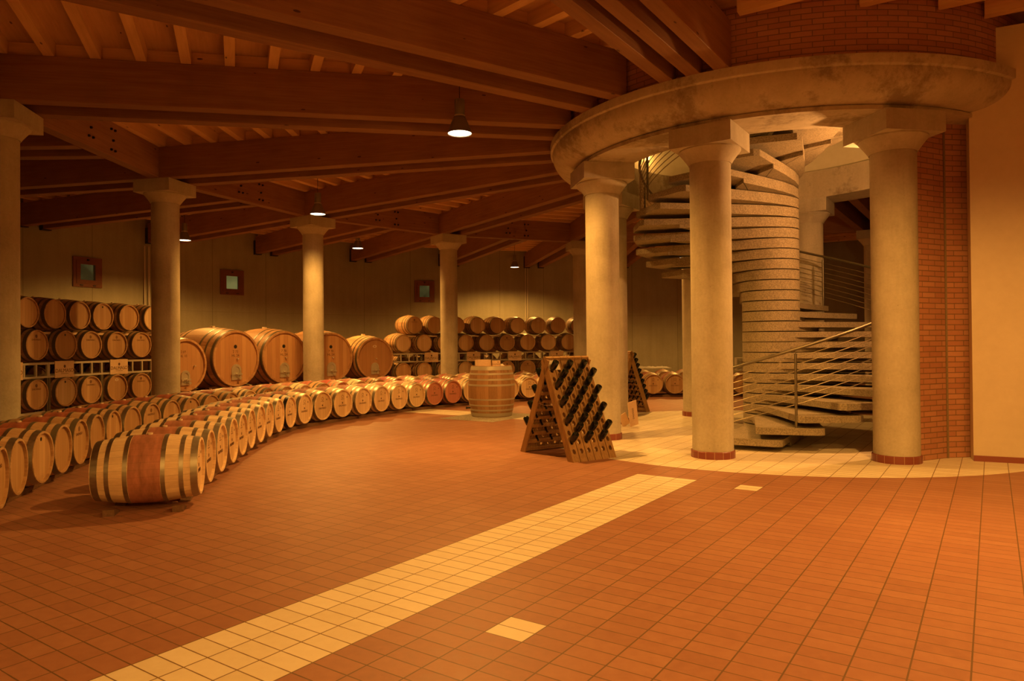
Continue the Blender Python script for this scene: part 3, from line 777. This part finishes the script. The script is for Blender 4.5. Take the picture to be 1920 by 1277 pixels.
azRm = [126.9 - 3.3 * k for k in range(10)]; azRt = [125.1, 121.9, 118.4, 115.1, 111.9, 108.65, 105.35, 102.2, 98.95]
stack('left', azLm, azLt, 0, None, 3); stack('right', azRm, azRt, 0, None, 5)
def rack(a0, a1, lab, nb):
    am = (a0 + a1) / 2; x, y = P(RS + BL / 2, am); root = empty('barrel_rack', (x, y, 1.0), radians(am + 180)); tag(root, lab, 'rack', 'steel barrel racks')
    w = (a1 - a0) / 2 * pi / 180 * (RS + .3); w = abs(w)
    for fx, nm in ((.40, 'front'), (-.40, 'back')):
        for zz in (.04, .30):
            MB().box(fx - .02, fx + .02, -w, w, zz - .02, zz + .02).build('rack_rail', M['rackm'], root)
        k = 5
        for j in range(k + 1):
            yy = -w + .02 + (2 * w - .04) * j / k
            MB().box(fx - .018, fx + .018, yy - .018, yy + .018, .06, .29).build('rack_upright', M['rackm'], root)
    for j in (-1, 1): MB().box(-.38, .38, j * (w - .05) - .02, j * (w - .05) + .02, .27, .31).build('rack_side_rail', M['rackm'], root)
    # lower cradle legs down to the floor
    for j in (-1, 1):
        for fx in (.40, -.40): MB().box(fx - .02, fx + .02, j * (w - .03) - .02, j * (w - .03) + .02, -1.0, .02).build('rack_leg', M['hoopd'], root)
    for fx in (.36, -.36): MB().box(fx - .02, fx + .02, -w + .05, w - .05, -.66, -.619).build('rack_rail', M['rackm'], root)
    return root
for nm, mids in (('left', azLm), ('right', azRm)):
    for i in range(0, len(mids) - 1, 2):
        a0 = mids[i] + 1.55; a1 = mids[i + 1] - 1.55
        rack(a0, a1, 'steel rack frame in the %s stack, %s from its left end' % (nm, ordn(i // 2)), 2)
    tops = azLt if nm == 'left' else azRt
    for i in range(len(mids) - 1):
        a = (mids[i] + mids[i + 1]) / 2; x, y = P(RS + .22, a)
        o = MB().box(-.05, .05, -.17, .17, 0, .045, .003).build('wooden_batten', M['boxw'], loc=(x, y, 1.872), rotz=radians(a + 180))
        tag(o, 'short batten under the top row of the %s stack, %s from the left' % (nm, ordn(i)), 'batten', 'battens in the barrel stacks')
signs = [(178.4, 'left', 0), (172.85, 'left', 1), (166.56, 'left', 2), (122.4, 'right', 0), (115.7, 'right', 1), (109.1, 'right', 2), (102.4, 'right', 3)]
sg = None; ss = {}
def make_sign():
    r = empty('wooden_sign'); tag(r, '', 'sign')
    MB().box(-.012, .0, -.25, .25, 0, .33, .002).build('board', M['boxw'], r)
    m = MB(); m.add(*text_mesh('DALMASO', .105, .0008, 0, .135)); m.add(*shield(.0003, 0, .225, .028)); m.box(.0, .0008, -.10, .10, .075, .082)
    m.build('sign_lettering', M['ink'], r); return r
sg = make_sign()
for a, nm, i in signs:
    x, y = P(RS + .06 - .012, a); place(sg, ss, (x, y, 1.01), radians(a + 180), 'pale wooden sign board with dark lettering on the %s stack, %s from its left' % (nm, ordn(i)), 'wooden signs on the barrel racks')

# ------------------------------------------------------------------ big casks
def make_cask(D, L, a, zc, label, mark):
    R0 = D / 2; rb = R0 * 1.13; x, y = P(RS + L / 2, a)
    root = empty('large_cask', (x, y, zc - rb), radians(a + 180)); tag(root, label, 'cask', 'big oval-topped casks on cradles'); c = (0, 0, rb)
    MB().lathe(arc_body(L, R0, rb, 56, .05, .055), 56, 'X').build('staves', M['b_cask'], root, c)
    for s_ in (1, -1): MB().lathe([(.001, s_ * (L / 2 - .05)), (R0 - .05, s_ * (L / 2 - .05))], 56, 'X', False).build('front_head' if s_ > 0 else 'back_head', M['h_cask'], root, c)
    for q in (.93, .70, .44): 
        for s_ in (-1, 1): MB().lathe(hoop_prof(L, R0, rb, s_ * q * L / 2, .055 if q < .9 else .08, .006), 56, 'X').build('hoop', M['hoopd'], root, c)
    MB().box(-.06, .06, -.04, .04, rb - .01, rb + .04, .005).build('bung', M['bung'], root, c)
    X = L / 2 - .05; dz = -R0 * .52; s = R0 / .75
    # arched steel manhole door
    arch = [(-.155 * s, -.19 * s), (.155 * s, -.19 * s)] + [(.155 * s * cos(t), .08 * s + .155 * s * sin(t)) for t in [pi * k / 12 for k in range(13)]]
    def ring_prism(o, i, x0, x1):
        n = len(o); vs = [(x0, a_, b_) for a_, b_ in o] + [(x1, a_, b_) for a_, b_ in o] + [(x1, a_, b_) for a_, b_ in i] + [(x0, a_, b_) for a_, b_ in i]
        fs = []
        for k in range(n):
            k2 = (k + 1) % n
            for b0, b1 in ((0, n), (n, 2 * n), (2 * n, 3 * n)): fs.append((b0 + k, b0 + k2, b1 + k2, b1 + k))
        return vs, fs
    inner = [(a_ * .66, (b_ + .02 * s) * .70 - .01 * s) for a_, b_ in arch]
    dr_ = empty('d'); bpy.data.objects.remove(dr_)
    door = MB().add(*ring_prism(arch, inner, 0, .03)).build('door_frame', M['steel'], root, (X, 0, rb + dz))
    n = len(inner); MB().add([(0, a_, b_) for a_, b_ in inner] + [(.014, a_, b_) for a_, b_ in inner], [tuple(range(n, 2 * n))] + [(k, (k + 1) % n, n + (k + 1) % n, n + k) for k in range(n)]).build('door_panel', M['steel'], door)
    MB().box(.03, .055, -.17 * s, .17 * s, -.06 * s, -.015 * s, .004).build('crossbar', M['steel'], door)
    MB().lathe([(.03, .01), (.03, .09), (.001, .09)], 12, 'X').box(.07, .085, -.07, .07, -.008, .008).build('clamp_handle', M['steel'], door, (0, 0, -.03 * s))
    MB().lathe([(.028, .0), (.028, .11), (.04, .11), (.04, .13), (.001, .13)], 12, 'X').build('valve', M['steel'], door, (0, .05 * s, -.13 * s))
    MB().lathe([(.016, 0), (.016, .05), (.022, .06), (.001, .065)], 12, 'X').build('sample_tap', M['steel'], root, (X, R0 * .05, rb - R0 * .02)) if mark != 'side' else MB().lathe([(.016, 0), (.016, .05), (.022, .06), (.001, .065)], 12, 'X').build('sample_tap', M['steel'], root, (X, R0 * .42, rb - R0 * .05))
    m = MB()
    if mark in ('num1', 'num2', 'num3'):
        MB().lathe([(.001, .004), (.052 * s, .004), (.052 * s, 0)], 18, 'X').build('head_disc', M['black'], root, (X, -.01, rb + R0 * .42))
        m.add(*text_mesh({'num1': '2 73', 'num2': '7 78', 'num3': '7 78'}[mark], .10 * s, X + .002, -.01, R0 * .24)); m.add(*text_mesh('HL 24', .10 * s, X + .002, -.01, R0 * .10))
        m.build('cask_numbers', M['ink'], root, c)
    elif mark == 'side':
        m.add(*text_mesh('2 69', .09, X + .002, -.05, R0 * .50)); m.add(*text_mesh('HL 10', .09, X + .002, -.05, R0 * .34)); m.build('cask_numbers', M['inkf'], root, c)
    else:
        m.lathe([(.03, X + .002), (.055, X + .002)], 18, 'X').xf(Matrix.Translation((0, 0, R0 * .58)) @ Matrix.Diagonal((1, 1.3, .75, 1))); m.build('brand_mark', M['bung'], root, c)
    # wooden cradle
    zf = zc - rb
    for q in (.30, -.30):
        pts = [(-rb * .75, -zf), (rb * .75, -zf)] + [(rb * .75, .10)] + [(rb * sin(t) * 1.0, rb - (rb + .0) * cos(t) * 1.0) for t in [radians(d) for d in (30, 20, 10, 0, -10, -20, -30)]] + [(-rb * .75, .10)]
        pts = [(y_, min(z_, .28)) for y_, z_ in pts]
        n = len(pts); xx = q * L
        MB().add([(xx - .07, y_, z_) for y_, z_ in pts] + [(xx + .07, y_, z_) for y_, z_ in pts], [tuple(range(n)), tuple(range(2 * n - 1, n - 1, -1))] + [(k, n + k, n + (k + 1) % n, (k + 1) % n) for k in range(n)]).build('cradle', M['rough_wood'], root)
make_cask(1.30, 1.55, 158.35, 1.15, 'smaller big cask at the left end, half hidden behind the column', 'side')
make_cask(1.50, 1.95, 151.55, 1.28, 'big cask second from the left, right of the column, round dark disc on its head', 'num1')
make_cask(1.50, 1.95, 144.75, 1.28, 'big cask in the middle of the five, just left of the next column', 'num2')
make_cask(1.50, 1.95, 137.85, 1.25, 'big cask half hidden behind the lamp-lit column, its right half showing', 'num3')
make_cask(1.33, 1.60, 131.25, 1.18, 'rightmost big cask with a pale oval mark, next to the right stack', 'oval')

# ------------------------------------------------------------------ upright barrel with boxes on the granite square
tx, ty = -.47, 15.76
gp = MB().box(-.72, .72, -.90, .90, 0, .004).build('granite_inlay', M['granite'], loc=(tx - .03, ty - .20, 0), rotz=-TA); gp['kind'] = 'structure'; gp.name = 'trim_2'
ub = empty('upright_barrel', (tx, ty, .004)); tag(ub, 'large old barrel standing upright with boxes on top', 'barrel')
UL, UH, UB = 1.12, .445, .525
rot = Matrix.Rotation(radians(-90), 4, 'Y')
ob = MB().lathe(arc_body(UL, UH, UB, 48, .035, .03), 48, 'X').build('staves', M['b_old'], ub, (0, 0, UL / 2)); ob.rotation_euler = (0, radians(-90), 0)
ob = MB().lathe([(.001, UL / 2 - .03), (UH - .025, UL / 2 - .03)], 48, 'X', False).build('top_head', M['h_mid'], ub, (0, 0, UL / 2)); ob.rotation_euler = (0, radians(-90), 0)
for f, w in ((.045, .085), (.155, .04), (.265, .04), (.375, .042), (.655, .035), (.77, .035), (.865, .035), (.955, .075)):
    ob = MB().lathe(hoop_prof(UL, UH, UB, UL / 2 - f * UL, w, .004), 48, 'X').build('hoop', M['hoopp'], ub, (0, 0, UL / 2)); ob.rotation_euler = (0, radians(-90), 0)
MB().lathe([(.018, .0), (.018, .09), (.026, .09), (.026, .11), (.001, .11)], 10, 'X').xf(Matrix.Rotation(radians(200), 4, 'Z')).build('tap', M['black'], ub, (-.46, -.13, .19))
ZT_ = UL + .004 - .03
def crate(name, x, y, z, a, l, w, h, label, lid=True, letter=False):
    r = empty(name, (x, y, z), a); tag(r, label, 'box')
    mb = MB(); t = .012
    mb.box(-l / 2, l / 2, -w / 2, -w / 2 + t, 0, h).box(-l / 2, l / 2, w / 2 - t, w / 2, 0, h).box(-l / 2, -l / 2 + t, -w / 2 + t, w / 2 - t, 0, h).box(l / 2 - t, l / 2, -w / 2 + t, w / 2 - t, 0, h).box(-l / 2 + t, l / 2 - t, -w / 2 + t, w / 2 - t, 0, t)
    mb.build('box_body', M['boxw'], r)
    MB().box(-l / 2, l / 2, -w / 2, w / 2, h + .001, h + .014).build('lid', M['boxw'], r)
    if letter: 
        vs, fs = text_mesh('DALMASO', .045, .0005, 0, h / 2); MB().add(vs, fs).xf(Matrix.Translation((l / 2, 0, 0))).build('box_lettering', M['inkf'], r)
    return r
crate('wooden_wine_box', tx - .18, ty - .14, ZT_, radians(-62), .17, .31, .15, 'long wooden wine box lying on the upright barrel', True, False)
crate('wooden_wine_box', tx + .115, ty - .20, ZT_, radians(-78), .10, .17, .13, 'small square wooden box beside the long one on the upright barrel', True, True)
gb = empty('glass_goblet', (tx - .11, ty - .06, ZT_ + .165)); tag(gb, 'round glass goblet on a short stem standing on the wooden wine box', 'glass')
MB().lathe([(.045, 0), (.045, .006), (.012, .012), (.010, .05)], 20).build('foot', M['glass'], gb)
MB().lathe([(.010, .05), (.03, .06), (.052, .085), (.056, .115), (.045, .14), (.042, .14), (.052, .115), (.048, .09), (.02, .066), (.001, .062)], 20).build('bowl', M['glass'], gb)
pb = MB(); rr_ = random.Random(2)
pr_ = [(.001, .07), (.03, .065), (.06, .045), (.085, .02), (.10, 0)]
pb.lathe(pr_, 16); pb.v = [(x_ + rr_.uniform(-.008, .008), y_ + rr_.uniform(-.008, .008), max(0, z_ + rr_.uniform(-.01, .01)) if z_ > .001 else 0) for x_, y_, z_ in pb.v]
o = pb.build('crumpled_cloth', M['paper'], loc=(tx + .22, ty - .11, ZT_)); tag(o, 'small crumpled pale cloth on the upright barrel right of the boxes', 'cloth')

# ------------------------------------------------------------------ riddling racks with bottles
PW, PT = .78, .05
def panel_mesh(cols, rows, s0, cw, ch, W_, Ls):
    mb = MB(); x0 = (W_ - cols * cw) / 2; th = PT; N = 16
    def quad(a, b, c, d):
        for y, flip in ((0, False), (th, True)):
            vs = [(a, y, c), (b, y, c), (b, y, d), (a, y, d)]; mb.add(vs, [(0, 1, 2, 3)] if not flip else [(3, 2, 1, 0)])
    ztop = s0 + (rows - .5) * ch; zbot = s0 - .5 * ch
    for c in range(cols):
        g = .005
        for r in range(rows):
            cx_, cz_ = x0 + (c + .5) * cw, s0 + r * ch; hw_, hh_ = cw / 2 - g, ch / 2
            o_, i_ = [], []
            for k in range(N):
                t = 2 * pi * (k + .5) / N; i_.append((cx_ + .027 * cos(t), cz_ + .037 * sin(t)))
                cxx, czz = cos(t), sin(t); m_ = max(abs(cxx) / hw_, abs(czz) / hh_); o_.append((cx_ + cxx / m_, cz_ + czz / m_))
            # snap the four nearest to the corners
            for sx in (-1, 1):
                for sz in (-1, 1):
                    k = min(range(N), key=lambda q: (o_[q][0] - cx_ - sx * hw_) ** 2 + (o_[q][1] - cz_ - sz * hh_) ** 2); o_[k] = (cx_ + sx * hw_, cz_ + sz * hh_)
            b = len(mb.v)
            mb.v += [(x, 0, z) for x, z in o_] + [(x, 0, z) for x, z in i_] + [(x, th, z) for x, z in i_] + [(x, th, z) for x, z in o_]
            for k in range(N):
                k2 = (k + 1) % N
                mb.f += [(b + k, b + k2, b + N + k2, b + N + k), (b + N + k, b + N + k2, b + 2 * N + k2, b + 2 * N + k), (b + 2 * N + k, b + 2 * N + k2, b + 3 * N + k2, b + 3 * N + k)]; mb.sm += [False] * 3
        xa, xb = x0 + c * cw + g, x0 + (c + 1) * cw - g
        quad(xa, xb, 0, zbot); quad(xa, xb, ztop, Ls)
        mb.add([(xa, 0, 0), (xa, th, 0), (xa, th, Ls), (xa, 0, Ls)], [(0, 1, 2, 3)]); mb.add([(xb, 0, 0), (xb, th, 0), (xb, th, Ls), (xb, 0, Ls)], [(3, 2, 1, 0)])
        mb.add([(xa, 0, Ls), (xb, 0, Ls), (xb, th, Ls), (xa, th, Ls)], [(0, 1, 2, 3)]); mb.add([(xa, 0, 0), (xb, 0, 0), (xb, th, 0), (xa, th, 0)], [(3, 2, 1, 0)])
    return mb
bot_me = MB().lathe([(.001, -.125), (.0145, -.125), (.016, -.115), (.014, -.11), (.014, -.04), (.020, -.015), (.034, .02), (.044, .05), (.046, .07), (.046, .152), (.042, .162), (.030, .159), (.016, .148), (.001, .145)], 20).mesh('bottle'); bot_me.materials.append(M['bottle'])
def riddling_rack(ox, oy, az, half, H_, label, tag_short, fill_front, fill_back, tilt=50):
    """ox, oy: middle between the feet; local X runs along the panels, -Y is the front panel's side"""
    root = empty('riddling_rack', (ox, oy, 0), az); tag(root, label, 'bottle rack')
    Ls = hypot(half, H_); lean = atan2(half, H_); cw, ch, s0 = .13, .132, .148
    for side, nm in ((-1, 'front'), (1, 'back')):
        pm = panel_mesh(6, 10, s0, cw, ch, PW, Ls)
        for xx in (0.0, PW - .022): pm.box(xx, xx + .022, PT + .002, PT + .06, .0, Ls - .02)
        for zz in [s0 + (q - .5) * ch - .025 for q in range(11)]: pm.box(.022, PW - .022, PT + .001, PT + .045, zz, zz + .05)
        mat = Matrix.Translation((-PW / 2 if side < 0 else PW / 2, side * half, 0)) @ Matrix.Rotation(0 if side < 0 else pi, 4, 'Z') @ Matrix.Rotation(-lean, 4, 'X')
        p = pm.xf(mat).build('rack_panel', M['pupitre'], root)
        for c in range(6):
            for r in range(10):
                f = (fill_front if side < 0 else fill_back)(c, r)
                if not f: continue
                lp = mat @ Vector(((PW - 6 * cw) / 2 + (c + .5) * cw, -.0, s0 + r * ch + .006))
                ax = Vector((0, side * cos(radians(tilt)), sin(radians(tilt))))
                q = ax.to_track_quat('Z', 'Y')
                b = bpy.data.objects.new('wine_bottle', bot_me); COL.objects.link(b)
                b.matrix_world = Matrix.Translation((ox, oy, 0)) @ Matrix.Rotation(az, 4, 'Z') @ Matrix.Translation(lp) @ q.to_matrix().to_4x4()
                cc = c
                tag(b, 'dark bottle, %s, %s panel, %s column, %s hole from the bottom' % (tag_short, nm, ordn(cc), ordn(r)), 'bottle', 'bottles in the ' + tag_short)
    # chain and floor bar between the panels
    zc_ = .78; yc = half * (1 - zc_ / H_)
    MB().tube([(-PW / 2 + .01, -yc + 2 * yc * t, zc_ - .05 * (1 - (2 * t - 1) ** 2)) for t in [k / 10 for k in range(11)]], .004, 6).build('chain', M['chain'], root)
    return root
azr = atan2(.435, .648)
mx, my = (.774 + 1.422 + .127 + .80) / 4, (9.415 + 9.85 + 10.553 + 10.86) / 4
chk = lambda c, r: (1 <= r <= 9) and ((r + c) % 2 == 1)
chkb = lambda c, r: (1 <= r <= 9) and ((r + c) % 2 == 1)
riddling_rack(mx, my, azr, .63, 1.42, 'open wooden A-shaped bottle rack with dark bottles in its holes, in front of the ring', 'near bottle rack', chk, chkb)
riddling_rack(2.49, 16.31, radians(126.9), .60, 1.42, 'second A-shaped bottle rack, packed full, half hidden behind a ring column', 'far bottle rack', lambda c, r: r >= 1, lambda c, r: False)
pp = MB().box(0, .13, -.002, 0, 0, .14)
# paper sheet on the first rack, at the top of its left column
lean = atan2(.63, 1.42)
mt = Matrix.Translation((mx, my, 0)) @ Matrix.Rotation(azr, 4, 'Z') @ Matrix.Translation((-PW / 2, -.63, 0)) @ Matrix.Rotation(-lean, 4, 'X')
o = MB().box(.02, .22, -.004, -.001, 1.345, 1.54).build('paper_sheet', M['paper']); o.matrix_world = mt; tag(o, 'white paper sheet fixed at the top left of the near bottle rack', 'paper')

# crate boards leaning on the ring column
cx_, cy_ = P(3.077, PH + 45)
def lean_board(x, y, z, w, h, az, leanx, roll, label, txt):
    r = empty('crate_board', (x, y, z)); r.rotation_euler = (leanx, roll, az); tag(r, label, 'board', 'crate boards by the ring column')
    MB().box(-.006, .006, -w / 2, w / 2, 0, h).build('board', M['boxw'], r)
    if txt: m = MB().add(*text_mesh('DALMASO', .05, .0065, 0, 0)).xf(Matrix.Translation((0, 0, h * .5)) @ Matrix.Rotation(radians(90), 4, 'X')); m.build('board_lettering', M['ink'], r)
lean_board(2.33, 13.47, .02, .19, .50, radians(-65), radians(14), radians(12), 'tall pale wooden crate board leaning on the column beside the far bottle rack', True)
lean_board(2.19, 13.55, .02, .16, .26, radians(-65), radians(30), radians(14), 'short wooden board leaning behind the tall crate board', False)

# ------------------------------------------------------------------ spiral stair
RISE = .177
stair = empty('spiral_staircase', (CX, CY, 0)); tag(stair, 'concrete spiral staircase of stacked cantilevered steps inside the column ring', 'staircase')
def tread_mesh():
    mb = MB(); rh = .48; R = 2.34
    hub = [(rh * cos(radians(a)), rh * sin(radians(a))) for a in range(100, 285, 8)]
    slab = hub + [(.42, -.375), (.95, -.375), (1.6, -.42), (R - .07, -.47), (R, -.40), (R, .40), (R - .07, .47), (1.75, .50), (1.2, .54), (.55, .56), (.15, .53)]
    mb.prism(slab, -.098, 0)
    # deep part: the hub drum, growing into a curved rib that carries the back edge of the step
    sp = []
    for k in range(13):
        t = k / 12; a = radians(-62 + 79 * t); r = .48 + 1.27 * t ** 2.6; sp.append((r * cos(a), r * sin(a)))
    deep = [(rh * cos(radians(a)), rh * sin(radians(a))) for a in range(100, 285, 8)] + sp + [(1.68, .50), (1.2, .54), (.55, .56), (.15, .53)]
    mb.prism(deep, -.160, -.0985)
    return mb
tm = tread_mesh().mesh('stair_step'); tm.materials.append(M['step'])
for n_i in range(1, 32):
    o = bpy.data.objects.new('stair_step', tm); COL.objects.link(o); o.parent = stair
    o.location = (0, 0, RISE * n_i); o.rotation_euler = (0, 0, radians(227.2 + 14.35 * n_i + (9 if n_i >= 17 else 0)))
RR = 2.25
def railz(a): return 1.49 + RISE * (a - 258) / 14.35
def helix(r, a0, a1, dz, step=5): 
    k = int((a1 - a0) / step); return [(r * cos(radians(a0 + (a1 - a0) * i / k)), r * sin(radians(a0 + (a1 - a0) * i / k)), railz(a0 + (a1 - a0) * i / k) + dz) for i in range(k + 1)]
MB().tube(helix(RR, 233, 660, 0), .024, 10).build('handrail', M['rail'], stair)
for j in range(8): MB().tube(helix(RR, 236, 660, -.13 - .096 * j), .007, 6).build('rail_wire', M['wire'], stair)
a = 258.2
while a < 660:
    z1 = railz(a); n_t = int((a - 227.2 + 11) / 14.35); zb = RISE * max(n_t, 1)
    MB().lathe([(.02, zb - .02), (.02, z1 - .07), (.001, z1 - .065)], 10).lathe([(.008, z1 - .08), (.008, z1)], 8).build('rail_post', M['rail'], stair, (RR * cos(radians(a)), RR * sin(radians(a)), 0))
    a += 36.4
# pallets and far clutter behind the stair
pal = empty('wooden_pallet', (7.6, 15.9, 0), radians(-25)); tag(pal, 'low wooden pallet on the floor behind the stair, seen past its lowest steps', 'pallet')
mb = MB()
for k in range(7): mb.box(-.6, .6, -.4 + k * .118, -.4 + k * .118 + .09, .12, .142)
for yy in (-.39, 0, .30): mb.box(-.6, .6, yy, yy + .09, 0, .02)
mb.build('deck_boards', M['rough_wood'], pal)
for yy in (-.39, 0, .30):
    for xx in (-.6, -.05, .5): MB().box(xx, xx + .1, yy, yy + .09, .02, .12).build('pallet_block', M['rough_wood'], pal)
cg = empty('bottle_crate', (7.05, 21.0, .76), radians(-100)); tag(cg, 'wire crate full of bottle ends resting on barrels behind the stair', 'crate')
m = MB()
for k in range(7):
    for q in range(3): m.lathe([(.001, .20), (.03, .20), (.038, .18), (.038, .05)], 10, 'X').xf(Matrix.Translation((0, -.3 + k * .1, .06 + q * .1)), len(m.v) - 40)
x_ = m.build('bottle_ends', M['glass'], cg)
mb = MB()
for zz in (.0, .36): mb.box(-.2, .22, -.36, .36, zz, zz + .02)
for yy in (-.36, .34): mb.box(-.2, .22, yy, yy + .02, .02, .36)
mb.build('crate_frame', M['rackm'], cg)
# plastic wrap lying on the far barrels
rr_ = random.Random(9)
for k, (az_, nm) in enumerate(((88.4, 'right'), (91.2, 'left'))):
    x, y = P(11.35, az_); mb = MB(); N = 9; vs = []
    for i in range(N):
        for j in range(N): vs.append((-.45 + .9 * i / (N - 1), -.3 + .6 * j / (N - 1), .05 + rr_.uniform(0, .07) * (1 if 0 < i < N - 1 and 0 < j < N - 1 else .2)))
    mb.add(vs, [(i * N + j, (i + 1) * N + j, (i + 1) * N + j + 1, i * N + j + 1) for i in range(N - 1) for j in range(N - 1)])
    o = mb.build('plastic_sheet', M['foil'], loc=(x, y, .70), rotz=radians(az_ + 90)); tag(o, 'crumpled clear plastic sheet on top of the far barrels, %s one' % nm, 'plastic sheet', 'plastic sheets on the far barrels')
